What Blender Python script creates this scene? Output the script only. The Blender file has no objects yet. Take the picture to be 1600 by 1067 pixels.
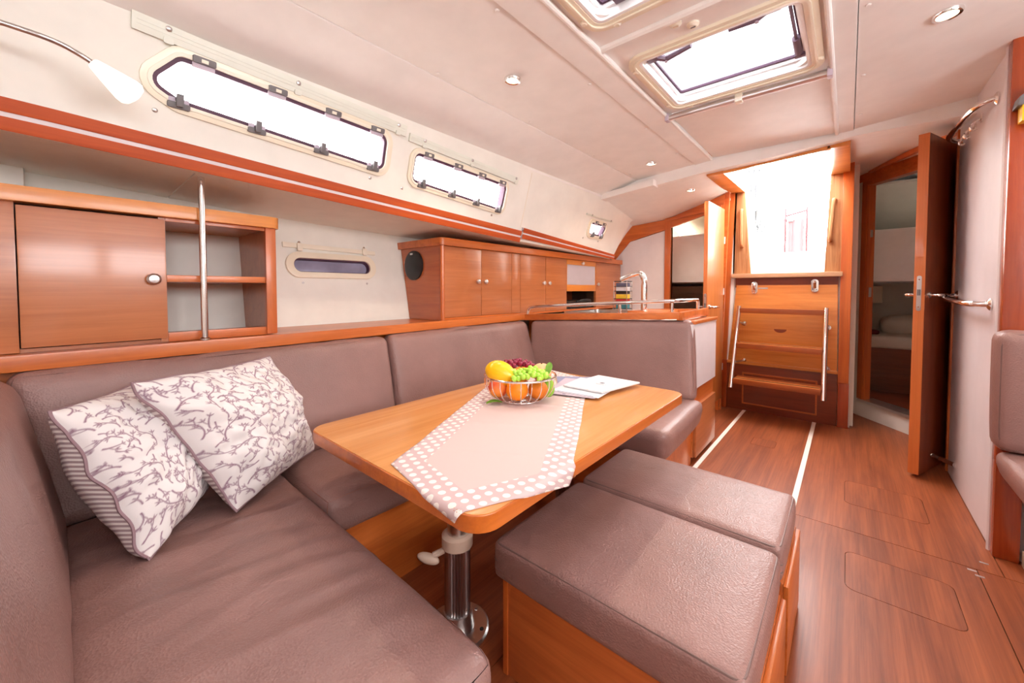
import bpy, bmesh, math, random
from mathutils import Vector, noise
random.seed(7)
scene = bpy.context.scene
COL = scene.collection

# ------------------------------------------------------------------ camera
CAM_H = 1.08
FPX = 610.0                     # focal length in pixels of the 1600 px wide frame
YAW = math.atan2(525, 610)      # camera turned to port of the boat's axis
PITCH = math.radians(1.9)
cam_data = bpy.data.cameras.new('camera')
cam_data.sensor_width = 36.0
cam_data.lens = FPX / 1600 * 36.0
cam_data.shift_y = -60.5 / 1600
cam_data.clip_start = 0.02
cam = bpy.data.objects.new('camera', cam_data)
COL.objects.link(cam)
cam.location = (0, 0, CAM_H)
cam.rotation_euler = (math.pi / 2 - PITCH, 0, YAW)
scene.camera = cam

# ------------------------------------------------------------------ sky, exposure
world = bpy.data.worlds.new('overcast_sky')
scene.world = world
world.use_nodes = True
bg = world.node_tree.nodes['Background']
bg.inputs['Color'].default_value = (0.98, 0.985, 0.99, 1)
bg.inputs['Strength'].default_value = 9.0
vs = scene.view_settings
vs.view_transform = 'Standard'
vs.look = 'None'
vs.gamma = 1.0
vs.use_curve_mapping = False
vs.exposure = 1.18
scene.cycles.max_bounces = 7
scene.cycles.diffuse_bounces = 5
scene.cycles.glossy_bounces = 3
scene.cycles.transparent_max_bounces = 12
scene.cycles.sample_clamp_indirect = 12.0
scene.cycles.use_adaptive_sampling = True
scene.cycles.adaptive_threshold = 0.06
scene.cycles.adaptive_min_samples = 20

def portal(name, loc, target, sx, sy):
    """sky portal over an opening: helps Cycles sample the sky there, gives no light itself"""
    ld = bpy.data.lights.new(name, 'AREA')
    ld.shape = 'RECTANGLE'; ld.size = sx; ld.size_y = sy
    ld.cycles.is_portal = True
    o = bpy.data.objects.new(name, ld); COL.objects.link(o)
    o.location = loc
    o.rotation_euler = (Vector(target) - Vector(loc)).to_track_quat('-Z', 'Y').to_euler()
    return o
portal('sky_portal', (-0.40, 1.80, 2.16), (-0.40, 1.80, 0), 0.62, 0.62)
portal('sky_portal', (-0.40, 0.98, 2.16), (-0.40, 0.98, 0), 0.62, 0.62)
portal('sky_portal', (-0.42, 3.60, 2.16), (-0.42, 3.60, 0), 0.72, 1.00)
portal('sky_portal', (-0.42, 4.14, 1.62), (-0.42, 0, 1.62), 0.66, 0.86)
portal('sky_portal', (-0.40, -0.55, 2.16), (-0.40, -0.55, 0), 0.62, 0.62)
portal('sky_portal', (1.78, -0.30, 1.52), (0, -0.30, 1.52), 1.05, 0.54)
portal('sky_portal', (1.78, 1.00, 1.52), (0, 1.00, 1.52), 1.20, 0.54)
portal('sky_portal', (-1.72, 0.60, 1.74), (0, 0.60, 1.25), 0.22, 0.90)
portal('sky_portal', (-1.73, 1.50, 1.70), (0, 1.50, 1.20), 0.22, 0.75)

# ------------------------------------------------------------------ material helpers
MATS = {}
def lin(r, g, b):
    f = lambda c: (c / 255 / 12.92) if c / 255 <= 0.04045 else ((c / 255 + 0.055) / 1.055) ** 2.4
    return (f(r), f(g), f(b), 1.0)

def new_mat(name):
    m = bpy.data.materials.new(name); m.use_nodes = True
    nt = m.node_tree
    for n in list(nt.nodes): nt.nodes.remove(n)
    out = nt.nodes.new('ShaderNodeOutputMaterial')
    b = nt.nodes.new('ShaderNodeBsdfPrincipled')
    nt.links.new(b.outputs[0], out.inputs[0])
    MATS[name] = m
    return m, nt, b, out

def tex_coord(nt, scale=(1, 1, 1), rot=(0, 0, 0)):
    tc = nt.nodes.new('ShaderNodeTexCoord'); mp = nt.nodes.new('ShaderNodeMapping')
    mp.inputs['Scale'].default_value = scale; mp.inputs['Rotation'].default_value = rot
    nt.links.new(tc.outputs['Object'], mp.inputs['Vector'])
    return mp.outputs['Vector']

def add_noise(nt, vec, scale, detail=4.0, rough=0.6, dist=0.0):
    n = nt.nodes.new('ShaderNodeTexNoise')
    n.inputs['Scale'].default_value = scale; n.inputs['Detail'].default_value = detail
    n.inputs['Roughness'].default_value = rough; n.inputs['Distortion'].default_value = dist
    nt.links.new(vec, n.inputs['Vector'])
    return n.outputs['Fac']

def ramp(nt, fac, stops):
    r = nt.nodes.new('ShaderNodeValToRGB')
    els = r.color_ramp.elements
    while len(els) < len(stops): els.new(0.5)
    for e, (p, c) in zip(els, stops): e.position = p; e.color = c
    nt.links.new(fac, r.inputs['Fac'])
    return r.outputs['Color']

def add_bump(nt, b, fac, strength, dist=0.002):
    bp = nt.nodes.new('ShaderNodeBump')
    bp.inputs['Strength'].default_value = strength; bp.inputs['Distance'].default_value = dist
    nt.links.new(fac, bp.inputs['Height']); nt.links.new(bp.outputs[0], b.inputs['Normal'])

def plain(name, col, rough=0.5, metal=0.0, coat=0.0, mottling=0.04, bump=0.0, bscale=60):
    m, nt, b, out = new_mat(name)
    v = tex_coord(nt)
    f = add_noise(nt, v, 6, 3)
    c = col
    lo = tuple(max(0, x * (1 - mottling)) for x in c[:3]) + (1,)
    hi = tuple(min(1, x * (1 + mottling)) for x in c[:3]) + (1,)
    nt.links.new(ramp(nt, f, [(0.3, lo), (0.7, hi)]), b.inputs['Base Color'])
    b.inputs['Roughness'].default_value = rough; b.inputs['Metallic'].default_value = metal
    if coat: b.inputs['Coat Weight'].default_value = coat; b.inputs['Coat Roughness'].default_value = 0.1
    if bump: add_bump(nt, b, add_noise(nt, v, bscale, 3), bump)
    return m

def wood(name, light, dark, axis='Y', rough=0.35, coat=0.25, grain=9.0, streak=0.0):
    m, nt, b, out = new_mat(name)
    s = {'X': (0.35, 5, 5), 'Y': (5, 0.35, 5), 'Z': (5, 5, 0.35)}[axis]
    v = tex_coord(nt, s)
    f = add_noise(nt, v, grain * 0.35, 5, 0.65, 0.6)
    mid = tuple((a + c) / 2 for a, c in zip(light, dark))
    c1 = ramp(nt, f, [(0.30, dark), (0.48, mid), (0.66, light)])
    s2 = {'X': (0.8, 60, 60), 'Y': (60, 0.8, 60), 'Z': (60, 60, 0.8)}[axis]
    f2 = add_noise(nt, tex_coord(nt, s2), 2.0, 4, 0.7)
    mx = nt.nodes.new('ShaderNodeMixRGB'); mx.blend_type = 'MULTIPLY'; mx.inputs['Fac'].default_value = 0.22 + streak
    nt.links.new(c1, mx.inputs['Color1'])
    nt.links.new(ramp(nt, f2, [(0.35, (0.62, 0.55, 0.5, 1)), (0.6, (1, 1, 1, 1))]), mx.inputs['Color2'])
    nt.links.new(mx.outputs[0], b.inputs['Base Color'])
    b.inputs['Roughness'].default_value = rough
    b.inputs['Coat Weight'].default_value = coat; b.inputs['Coat Roughness'].default_value = 0.12
    add_bump(nt, b, f2, 0.06, 0.001)
    return m

def emitter(name, col, strength):
    m, nt, b, out = new_mat(name)
    b.inputs['Base Color'].default_value = col
    b.inputs['Emission Color'].default_value = col
    b.inputs['Emission Strength'].default_value = strength
    return m

def glass(name, tint, refl=0.04, frost=None):
    m, nt, b, out = new_mat(name)
    nt.nodes.remove(b)
    t = nt.nodes.new('ShaderNodeBsdfTransparent'); t.inputs['Color'].default_value = tint
    g = nt.nodes.new('ShaderNodeBsdfGlossy'); g.inputs['Roughness'].default_value = 0.05
    mx = nt.nodes.new('ShaderNodeMixShader')
    mx.inputs[0].default_value = refl
    nt.links.new(t.outputs[0], mx.inputs[1]); nt.links.new(g.outputs[0], mx.inputs[2])
    nt.links.new(mx.outputs[0], out.inputs[0])
    return m

def leather(name, col, scale=210):
    m, nt, b, out = new_mat(name)
    v = tex_coord(nt)
    f = add_noise(nt, v, 3.5, 4)
    lo = tuple(x * 0.86 for x in col[:3]) + (1,); hi = tuple(min(1, x * 1.12) for x in col[:3]) + (1,)
    nt.links.new(ramp(nt, f, [(0.3, lo), (0.7, hi)]), b.inputs['Base Color'])
    vo = nt.nodes.new('ShaderNodeTexVoronoi'); vo.inputs['Scale'].default_value = scale
    nt.links.new(v, vo.inputs['Vector'])
    f2 = add_noise(nt, v, 14, 3, 0.5, 0.8)
    mth = nt.nodes.new('ShaderNodeMath'); mth.operation = 'MULTIPLY_ADD'
    mth.inputs[1].default_value = 0.45
    nt.links.new(vo.outputs['Distance'], mth.inputs[0]); nt.links.new(f2, mth.inputs[2])
    add_bump(nt, b, mth.outputs[0], 0.45, 0.004)
    b.inputs['Roughness'].default_value = 0.38
    b.inputs['Specular IOR Level'].default_value = 0.45
    return m

# ------------------------------------------------------------------ materials
CREAM = plain('cream_vinyl_lining', lin(236, 233, 224), 0.55, bump=0.03, bscale=240)
CEIL = plain('white_vinyl_headlining', lin(240, 236, 232), 0.55, bump=0.03, bscale=240)
GEL = plain('cream_gelcoat_moulding', lin(238, 228, 206), 0.32, coat=0.2)
WHITE = plain('white_laminate', lin(236, 230, 228), 0.4)
PANELW = plain('pale_grey_lilac_laminate', lin(222, 214, 216), 0.38, coat=0.1)
OUTW = plain('white_gelcoat_outside', lin(245, 245, 245), 0.4)
CHERRY = wood('cherry_wood_along_boat', lin(214, 118, 52), lin(176, 84, 30), 'Y')
CHERRYX = wood('cherry_wood_across_boat', lin(214, 118, 52), lin(176, 84, 30), 'X')
CHERRYZ = wood('cherry_wood_upright', lin(210, 112, 48), lin(170, 80, 30), 'Z')
PANEL = wood('cherry_veneer_panel', lin(196, 120, 72), lin(170, 96, 52), 'Y', rough=0.3, coat=0.4)
PANELX = wood('cherry_veneer_panel_across', lin(200, 110, 56), lin(166, 82, 38), 'X', rough=0.3, coat=0.4)
RAILW = wood('red_cherry_rail', lin(198, 84, 18), lin(166, 60, 8), 'Y', rough=0.62, coat=0.0)
LIGHTW = wood('light_cherry_fiddle', lin(226, 146, 66), lin(204, 116, 44), 'Y')
TABLEW = wood('pale_cherry_table_top', lin(226, 160, 96), lin(208, 136, 72), 'Y', rough=0.26, coat=0.4, grain=7)
TABLEE = wood('cherry_table_edge', lin(214, 118, 44), lin(186, 92, 28), 'Y', rough=0.3, coat=0.4)
GOLDW = wood('golden_companionway_wood', lin(226, 148, 72), lin(196, 112, 42), 'X', rough=0.3, coat=0.4)
TEAKR = wood('rough_teak_boards', lin(200, 150, 100), lin(140, 84, 40), 'Z', rough=0.7, coat=0.0, streak=0.3)
MAHOG = wood('dark_mahogany_panel', lin(140, 62, 28), lin(110, 44, 18), 'X', rough=0.4)
DOORW = wood('dark_cherry_door_face', lin(150, 74, 38), lin(120, 54, 26), 'Z', rough=0.35, coat=0.3)
DOORE = wood('orange_door_edge', lin(214, 124, 62), lin(196, 106, 48), 'Z', rough=0.45)
REDPOST = wood('red_mahogany_post', lin(176, 74, 28), lin(134, 46, 14), 'Z', rough=0.25, coat=0.5)
FLOORW = wood('teak_laminate_floor', lin(164, 88, 48), lin(122, 58, 28), 'Y', rough=0.45, coat=0.08, grain=10, streak=0.45)
BROWNF = wood('brown_bed_front', lin(130, 70, 38), lin(104, 52, 28), 'X', rough=0.4)
LEATHER = leather('taupe_leather', lin(146, 111, 104))
PIPING = plain('taupe_leather_piping', lin(116, 90, 84), 0.5)
CHROME = plain('polished_chrome', (0.82, 0.8, 0.79, 1), 0.12, metal=1.0, mottling=0.01)
PEDEST = plain('dull_fluted_steel', (0.42, 0.38, 0.38, 1), 0.3, metal=1.0, mottling=0.05)
STEEL = plain('brushed_steel', (0.6, 0.57, 0.55, 1), 0.3, metal=1.0, mottling=0.05)
ALU = plain('satin_aluminium', (0.8, 0.79, 0.8, 1), 0.28, metal=1.0, mottling=0.02)
RUBBER = plain('dark_plum_rubber_seal', lin(84, 50, 72), 0.55)
PLASTIC = plain('dark_grey_plastic', lin(112, 107, 108), 0.5)
PLASTICL = plain('light_lilac_plastic', lin(196, 182, 196), 0.45)
LEVER = plain('dark_plum_lever', lin(112, 88, 104), 0.4)
BLACK = plain('black_plastic', lin(34, 34, 36), 0.4)
SPEAK = plain('dark_green_black_mesh', lin(48, 50, 48), 0.6, bump=0.5, bscale=400)
BEIGE = plain('beige_plastic', lin(206, 180, 160), 0.45)
RAILI = plain('pale_ivory_blind_rail', lin(226, 228, 216), 0.45)
IVORY = plain('ivory_plastic', lin(240, 232, 214), 0.4)
GLASS = glass('clear_window_glass', (0.97, 0.97, 0.98, 1))
TINT = glass('tinted_hatch_acrylic', (0.52, 0.52, 0.54, 1))
SMOKE = plain('smoked_portlight_glass', lin(150, 146, 170), 0.08, coat=0.5, mottling=0.25)
FROST = plain('frosted_grey_glass', lin(186, 176, 182), 0.3)
SHADOWGAP = plain('dark_cabinet_interior', lin(70, 44, 30), 0.8)
PAPER = plain('white_paper', lin(222, 221, 224), 0.6, mottling=0.01)
PAPERB = plain('blue_grey_printed_paper', lin(140, 146, 176), 0.6, mottling=0.1)
PAPERP = plain('lilac_printed_paper', lin(196, 182, 194), 0.6)
INK = plain('grey_print', lin(120, 124, 136), 0.6)
INKD = plain('dark_print', lin(70, 70, 90), 0.6)
BEDLINEN = plain('cream_bed_linen', lin(226, 218, 204), 0.8)
MOULD = plain('grey_beige_moulding', lin(196, 182, 164), 0.5)
STRIP = plain('white_floor_inlay', lin(240, 224, 212), 0.5)
LAMPGLOW = emitter('warm_lamp_disc', (1.0, 0.82, 0.56, 1), 3.2)
LAMPGLASS = emitter('glowing_opal_glass', (1.0, 0.94, 0.80, 1), 0.55)
# ------------------------------------------------------------------ mesh helpers
class MB:
    def __init__(s): s.v = []; s.f = []
    def add(s, vs, fs):
        k = len(s.v); s.v += [tuple(p) for p in vs]; s.f += [tuple(i + k for i in f) for f in fs]; return s
    def hexa(s, c):   # 8 corners: bottom loop, top loop
        return s.add(c, [(3, 2, 1, 0), (4, 5, 6, 7), (0, 1, 5, 4), (1, 2, 6, 5), (2, 3, 7, 6), (3, 0, 4, 7)])
    def box(s, x0, x1, y0, y1, z0, z1):
        return s.hexa([(x0, y0, z0), (x1, y0, z0), (x1, y1, z0), (x0, y1, z0), (x0, y0, z1), (x1, y0, z1), (x1, y1, z1), (x0, y1, z1)])
    def prism(s, poly, w0, w1, fr):
        n = len(poly)
        a = [fr(u, v, w0) for u, v in poly]; b = [fr(u, v, w1) for u, v in poly]
        return s.add(a + b, [tuple(reversed(range(n))), tuple(range(n, 2 * n))] + [(i, (i + 1) % n, n + (i + 1) % n, n + i) for i in range(n)])
    def ring(s, outer, inner, w0, w1, fr):
        n = len(outer)
        V = [fr(u, v, w0) for u, v in outer] + [fr(u, v, w1) for u, v in outer] + [fr(u, v, w1) for u, v in inner] + [fr(u, v, w0) for u, v in inner]
        F = []
        for i in range(n):
            j = (i + 1) % n
            for q in range(4):
                r = (q + 1) % 4
                F.append((q * n + i, q * n + j, r * n + j, r * n + i))
        return s.add(V, F)
    def tube(s, pts, r, n=10, closed=False, caps=True):
        pts = [Vector(p) for p in pts]; m = len(pts)
        rs = r if isinstance(r, (list, tuple)) else [r] * m
        V = []; prev = None
        for i, p in enumerate(pts):
            if closed: t = pts[(i + 1) % m] - pts[i - 1]
            else: t = pts[min(i + 1, m - 1)] - pts[max(i - 1, 0)]
            t.normalize()
            if prev is None:
                a = Vector((0, 0, 1)) if abs(t.z) < 0.9 else Vector((1, 0, 0))
                x = t.cross(a).normalized()
            else:
                x = (prev - t * prev.dot(t)).normalized()
            prev = x; y = t.cross(x)
            for k in range(n):
                an = 2 * math.pi * k / n
                V.append(p + (x * math.cos(an) + y * math.sin(an)) * rs[i])
        F = []
        for i in range(m if closed else m - 1):
            j = (i + 1) % m
            for k in range(n):
                l = (k + 1) % n
                F.append((i * n + k, i * n + l, j * n + l, j * n + k))
        if caps and not closed:
            F.append(tuple(reversed(range(n)))); F.append(tuple(range((m - 1) * n, m * n)))
        return s.add(V, F)
    def lathe(s, prof, c, n=24, axis=(0, 0, 1)):
        """prof: (radius, height along axis)"""
        ax = Vector(axis).normalized()
        a = Vector((1, 0, 0)) if abs(ax.x) < 0.8 else Vector((0, 1, 0))
        x = ax.cross(a).normalized(); y = ax.cross(x); c = Vector(c)
        V = []; m = len(prof)
        for r, h in prof:
            for k in range(n):
                an = 2 * math.pi * k / n
                V.append(c + ax * h + (x * math.cos(an) + y * math.sin(an)) * max(r, 1e-5))
        F = []
        for i in range(m - 1):
            for k in range(n):
                l = (k + 1) % n
                F.append((i * n + k, i * n + l, (i + 1) * n + l, (i + 1) * n + k))
        F.append(tuple(reversed(range(n)))); F.append(tuple(range((m - 1) * n, m * n)))
        return s.add(V, F)
    def grid(s, nu, nv, fn):
        V = [fn(i / nu, j / nv) for j in range(nv + 1) for i in range(nu + 1)]
        F = [(j * (nu + 1) + i, j * (nu + 1) + i + 1, (j + 1) * (nu + 1) + i + 1, (j + 1) * (nu + 1) + i) for j in range(nv) for i in range(nu)]
        return s.add(V, F)
    def slab(s, nu, nv, fn, th):
        """grid surface fn(u,v) with thickness th along +z"""
        k = (nu + 1) * (nv + 1)
        V = [Vector(fn(i / nu, j / nv)) for j in range(nv + 1) for i in range(nu + 1)]
        V2 = [p + Vector((0, 0, th)) for p in V]
        id = lambda i, j: j * (nu + 1) + i
        F = []
        for j in range(nv):
            for i in range(nu):
                q = (id(i, j), id(i + 1, j), id(i + 1, j + 1), id(i, j + 1))
                F.append(tuple(reversed(q))); F.append(tuple(x + k for x in q))
        rim = [id(i, 0) for i in range(nu + 1)] + [id(nu, j) for j in range(1, nv + 1)] + [id(i, nv) for i in range(nu - 1, -1, -1)] + [id(0, j) for j in range(nv - 1, 0, -1)]
        for a, b in zip(rim, rim[1:] + rim[:1]): F.append((a, b, b + k, a + k))
        return s.add(V + V2, F)

XY = lambda z=0: (lambda u, v, w: (u, v, z + w))
def plane_x(x): return lambda u, v, w: (x + w, u, v)          # (u,v)=(y,z), w along +x
def plane_y(y): return lambda u, v, w: (u, y + w, v)          # (u,v)=(x,z), w along +y

def round_poly(pts, r, n=5):
    """rounded corners; r is one radius or one for each corner"""
    out = []; m = len(pts)
    for i in range(m):
        p = Vector(pts[i]); a = Vector(pts[i - 1]) - p; b = Vector(pts[(i + 1) % m]) - p
        rr = r[i] if isinstance(r, (list, tuple)) else r
        la, lb = a.length, b.length; a /= la; b /= lb
        ang = a.angle(b)
        d = min(rr / math.tan(ang / 2), la * 0.49, lb * 0.49); rr2 = d * math.tan(ang / 2)
        c = p + (a + b).normalized() * (rr2 / math.sin(ang / 2))
        s0 = p + a * d - c; s1 = p + b * d - c
        a0 = math.atan2(s0.y, s0.x); a1 = math.atan2(s1.y, s1.x); da = (a1 - a0 + math.pi) % (2 * math.pi) - math.pi
        for k in range(n + 1):
            t = a0 + da * k / n
            out.append((c.x + rr2 * math.cos(t), c.y + rr2 * math.sin(t)))
    return out
def rect(u0, u1, v0, v1): return [(u0, v0), (u1, v0), (u1, v1), (u0, v1)]
def rrect(u0, u1, v0, v1, r, n=5): return round_poly(rect(u0, u1, v0, v1), r, n)
def offset(poly, d):
    """push a convex counter-clockwise polygon outward by d"""
    m = len(poly); out = []
    for i in range(m):
        p0 = Vector(poly[i - 1]); p = Vector(poly[i]); p1 = Vector(poly[(i + 1) % m])
        e0 = (p - p0).normalized(); e1 = (p1 - p).normalized()
        n0 = Vector((e0.y, -e0.x)); n1 = Vector((e1.y, -e1.x))
        b = (n0 + n1).normalized(); k = d / max(0.3, b.dot(n0))
        out.append((p.x + b.x * k, p.y + b.y * k))
    return out
def spline(pts, n=8):
    pts = [Vector(p) for p in pts]; out = []
    for i in range(len(pts) - 1):
        p0 = pts[max(i - 1, 0)]; p1 = pts[i]; p2 = pts[i + 1]; p3 = pts[min(i + 2, len(pts) - 1)]
        for k in range(n):
            t = k / n
            out.append(0.5 * ((2 * p1) + (p2 - p0) * t + (2 * p0 - 5 * p1 + 4 * p2 - p3) * t * t + (3 * p1 - p0 - 3 * p2 + p3) * t ** 3))
    out.append(pts[-1]); return out

def plate_with_holes(outer, holes, w0, w1, fr):
    """flat plate with openings, real thickness"""
    bm = bmesh.new(); edges = []
    for loop in [outer] + holes:
        vs = [bm.verts.new((u, v, 0)) for u, v in loop]
        for i in range(len(vs)): edges.append(bm.edges.new((vs[i - 1], vs[i])))
    bmesh.ops.triangle_fill(bm, edges=edges, use_beauty=True)
    bm.verts.index_update()
    V = [tuple(v.co) for v in bm.verts]; F = [tuple(v.index for v in f.verts) for f in bm.faces]
    if bm.faces and sum(f.normal.z for f in bm.faces) < 0: F = [tuple(reversed(f)) for f in F]
    bm.free()
    mb = MB(); k = len(V)
    V3 = [fr(u, v, w0) for u, v, _ in V] + [fr(u, v, w1) for u, v, _ in V]
    F3 = [tuple(reversed(f)) for f in F] + [tuple(i + k for i in f) for f in F]
    st = 0
    for loop in [outer] + holes:
        n = len(loop)
        for i in range(n):
            a = st + i; b = st + (i + 1) % n
            F3.append((a, b, b + k, a + k))
        st += n
    return mb.add(V3, F3)

# ------------------------------------------------------------------ object helpers
def props(o, label=None, cat=None, group=None, kind=None):
    if label: o['label'] = label
    if cat: o['category'] = cat
    if group: o['group'] = group
    if kind: o['kind'] = kind
    return o

def thing(name, loc, label, cat, group=None, kind=None):
    o = bpy.data.objects.new(name, None); COL.objects.link(o); o.location = loc
    o.empty_display_size = 0.05
    return props(o, label, cat, group, kind)

def obj(name, mb, mat, parent=None, bevel=0.0, seg=2, smooth=30, label=None, cat=None, group=None, kind=None, weld=False):
    """one mesh object from world-space geometry; the origin goes to its own base, a part hangs on its thing"""
    lo = [min(p[i] for p in mb.v) for i in range(3)]; hi = [max(p[i] for p in mb.v) for i in range(3)]
    o0 = Vector(((lo[0] + hi[0]) / 2, (lo[1] + hi[1]) / 2, lo[2]))
    me = bpy.data.meshes.new(name)
    me.from_pydata([Vector(p) - o0 for p in mb.v], [], mb.f)
    bm = bmesh.new(); bm.from_mesh(me)
    if weld: bmesh.ops.remove_doubles(bm, verts=bm.verts, dist=1e-5)
    bmesh.ops.recalc_face_normals(bm, faces=bm.faces)
    if bevel:
        es = [e for e in bm.edges if len(e.link_faces) == 2 and e.calc_face_angle(0) > math.radians(35)]
        bmesh.ops.bevel(bm, geom=es, offset=bevel, segments=seg, profile=0.7, affect='EDGES', clamp_overlap=True)
    bm.to_mesh(me); bm.free()
    me.materials.append(mat)
    if smooth:
        me.shade_smooth()
        me.set_sharp_from_angle(angle=math.radians(smooth))
    o = bpy.data.objects.new(name, me); COL.objects.link(o)
    base = Vector((0, 0, 0))
    if parent is not None:
        o.parent = parent
        q = parent
        while q is not None: base += q.location; q = q.parent
    o.location = o0 - base
    return props(o, label, cat, group, kind)

def copy_part(o, parent, delta=(0, 0, 0), rotz=None):
    c = o.copy(); COL.objects.link(c); c.parent = parent
    c.location = Vector(o.location) + Vector(delta)
    if rotz is not None: c.rotation_euler = (0, 0, rotz)
    return c

def B(x0, x1, y0, y1, z0, z1): return MB().box(x0, x1, y0, y1, z0, z1)
def ball(c, rx, ry=None, rz=None, nu=20, nv=12):
    ry = ry or rx; rz = rz or rx
    mb = MB()
    prof = [(math.sin(math.pi * j / nv), -math.cos(math.pi * j / nv)) for j in range(nv + 1)]
    mb.lathe(prof, (0, 0, 0), nu)
    mb.v = [(c[0] + p[0] * rx, c[1] + p[1] * ry, c[2] + p[2] * rz) for p in mb.v]
    return mb

# cushion: a rounded, puffed box mapped into eight corners
def tri(c8, q):
    x, y, z = [(k + 1) / 2 for k in q]
    c = [Vector(p) for p in c8]
    lo = (c[0] * (1 - x) + c[1] * x) * (1 - y) + (c[3] * (1 - x) + c[2] * x) * y
    hi = (c[4] * (1 - x) + c[5] * x) * (1 - y) + (c[7] * (1 - x) + c[6] * x) * y
    return lo * (1 - z) + hi * z
def c8_dims(c8):
    c = [Vector(p) for p in c8]
    return (((c[1] - c[0]).length + (c[2] - c[3]).length + (c[5] - c[4]).length + (c[6] - c[7]).length) / 8,
            ((c[3] - c[0]).length + (c[2] - c[1]).length + (c[7] - c[4]).length + (c[6] - c[5]).length) / 8,
            ((c[4] - c[0]).length + (c[5] - c[1]).length + (c[6] - c[2]).length + (c[7] - c[3]).length) / 8)
def cushion(c8, r, puff=(0.0, 0.0, 0.01), wr=0.0, wdir=(1, 0, 0), seed=0, n=22):
    h = c8_dims(c8); mb = MB()
    def ts(hh):
        rr = min(r, hh * 0.95) / hh; e = [0, 0.15, 0.35, 0.6, 1.0]
        inner = [(-1 + rr) + (2 - 2 * rr) * i / n for i in range(n + 1)]
        left = [-1 + rr * k for k in (0, 0.12, 0.3, 0.55)]
        return left + inner + [-t for t in reversed(left)]
    T = [ts(k) for k in h]
    wd = Vector(wdir).normalized()
    for ax in range(3):
        a, b = (ax + 1) % 3, (ax + 2) % 3
        for sg in (-1, 1):
            ta, tb = T[a], T[b]
            def fn(iu, iv):
                q = [0, 0, 0]; q[ax] = sg; q[a] = ta[iu]; q[b] = tb[iv]
                p = [q[i] * h[i] for i in range(3)]
                rr = [min(r, h[i] * 0.95) for i in range(3)]
                inn = [max(-(h[i] - rr[i]), min(h[i] - rr[i], p[i])) for i in range(3)]
                d = [(p[i] - inn[i]) / rr[i] for i in range(3)]
                L = math.sqrt(sum(k * k for k in d)) or 1
                p2 = [inn[i] + rr[i] * d[i] / L for i in range(3)]
                u = [p2[i] / h[i] for i in range(3)]
                for i in range(3):
                    o1, o2 = (i + 1) % 3, (i + 2) % 3
                    p2[i] += u[i] * puff[i] * max(0, 1 - u[o1] ** 2) ** 0.6 * max(0, 1 - u[o2] ** 2) ** 0.6
                w = tri(c8, [p2[i] / h[i] for i in range(3)])
                if wr:
                    along = w.dot(wd)
                    s = (w - wd * along) * 9 + wd * along * 2.2 + Vector((seed * 7.3, seed, 0))
                    edge = max(0, 1 - u[a] ** 4) * max(0, 1 - u[b] ** 4)
                    msk = 0.25 + 0.75 * max(0.0, min(1.0, 0.5 + 1.6 * noise.noise(w * 2.1 + Vector((seed, 3, 1)))))
                    k = ((0.6 - abs(noise.noise(s)) * 2.2) * 0.45 * msk + 0.55 * noise.noise(s * 0.7) + 0.25 * noise.noise(s * 2.3)) * wr * edge
                    nn = Vector((0, 0, 0)); nn[ax] = sg
                    w = w + nn * k
                return w
            nu, nv = len(ta) - 1, len(tb) - 1
            V = [fn(i, j) for j in range(nv + 1) for i in range(nu + 1)]
            F = [(j * (nu + 1) + i, j * (nu + 1) + i + 1, (j + 1) * (nu + 1) + i + 1, (j + 1) * (nu + 1) + i) for j in range(nv) for i in range(nu)]
            mb.add(V, F)
    return mb
def piping(c8, r, ax, sg, rad=0.004, push=0.0):
    """welt running round one face of a cushion"""
    h = c8_dims(c8); a, b = (ax + 1) % 3, (ax + 2) % 3
    k = 0.293
    e = [h[i] - r * k for i in range(3)]
    cr = min(r * 1.2, 0.05)
    loop = rrect(-e[a], e[a], -e[b], e[b], cr, 4)
    fine = []
    for (p, q) in zip(loop, loop[1:] + loop[:1]):
        m = max(1, int(math.hypot(q[0] - p[0], q[1] - p[1]) / 0.05))
        fine += [(p[0] + (q[0] - p[0]) * t / m, p[1] + (q[1] - p[1]) * t / m) for t in range(m)]
    pts = []
    for u, v in fine:
        q = [0, 0, 0]; q[ax] = sg * (e[ax] + push) / h[ax]; q[a] = u / h[a]; q[b] = v / h[b]
        pts.append(tri(c8, q))
    return MB().tube(pts, rad, 6, closed=True)
def box8(x0, x1, y0, y1, z0, z1):
    return [(x0, y0, z0), (x1, y0, z0), (x1, y1, z0), (x0, y1, z0), (x0, y0, z1), (x1, y0, z1), (x1, y1, z1), (x0, y1, z1)]
def interp(x, tab):
    if x <= tab[0][0]: return tab[0][1]
    for (a, za), (b, zb) in zip(tab, tab[1:]):
        if x <= b: return za + (zb - za) * (x - a) / (b - a)
    return tab[-1][1]
# ================================================================== STRUCTURE
# ---- floor
floor = thing('floor', (0, 1.5, -0.06), 'reddish teak laminate cabin floor with thin panel joints and two white inlay lines', 'floor', kind='structure')
obj('subfloor', B(-2.45, 2.1, -1.4, 6.5, -0.06, -0.006), SHADOWGAP, floor)
def floor_panel(outer, holes=[]):
    return obj('floor_panel', plate_with_holes(outer, holes, -0.006, 0.0, XY()), FLOORW, floor, smooth=0)
hA = rrect(0.015, 0.312, 1.838, 2.104, 0.03); hB = rrect(0.010, 0.308, 2.582, 2.888, 0.03); hC = rrect(-0.50, -0.36, 3.15, 3.30, 0.02)
floor_panel(rect(-2.4, -0.752, -1.35, 2.288))
floor_panel(rect(-0.749, 0.398, -1.35, 2.288), [offset(hA, 0.002)])
floor_panel(rect(0.401, 2.05, -1.35, 2.288))
floor_panel(rect(-2.4, -0.698, 2.291, 6.4))
floor_panel(rect(-0.671, -0.201, 2.291, 6.4), [offset(hC, 0.002)])
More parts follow.
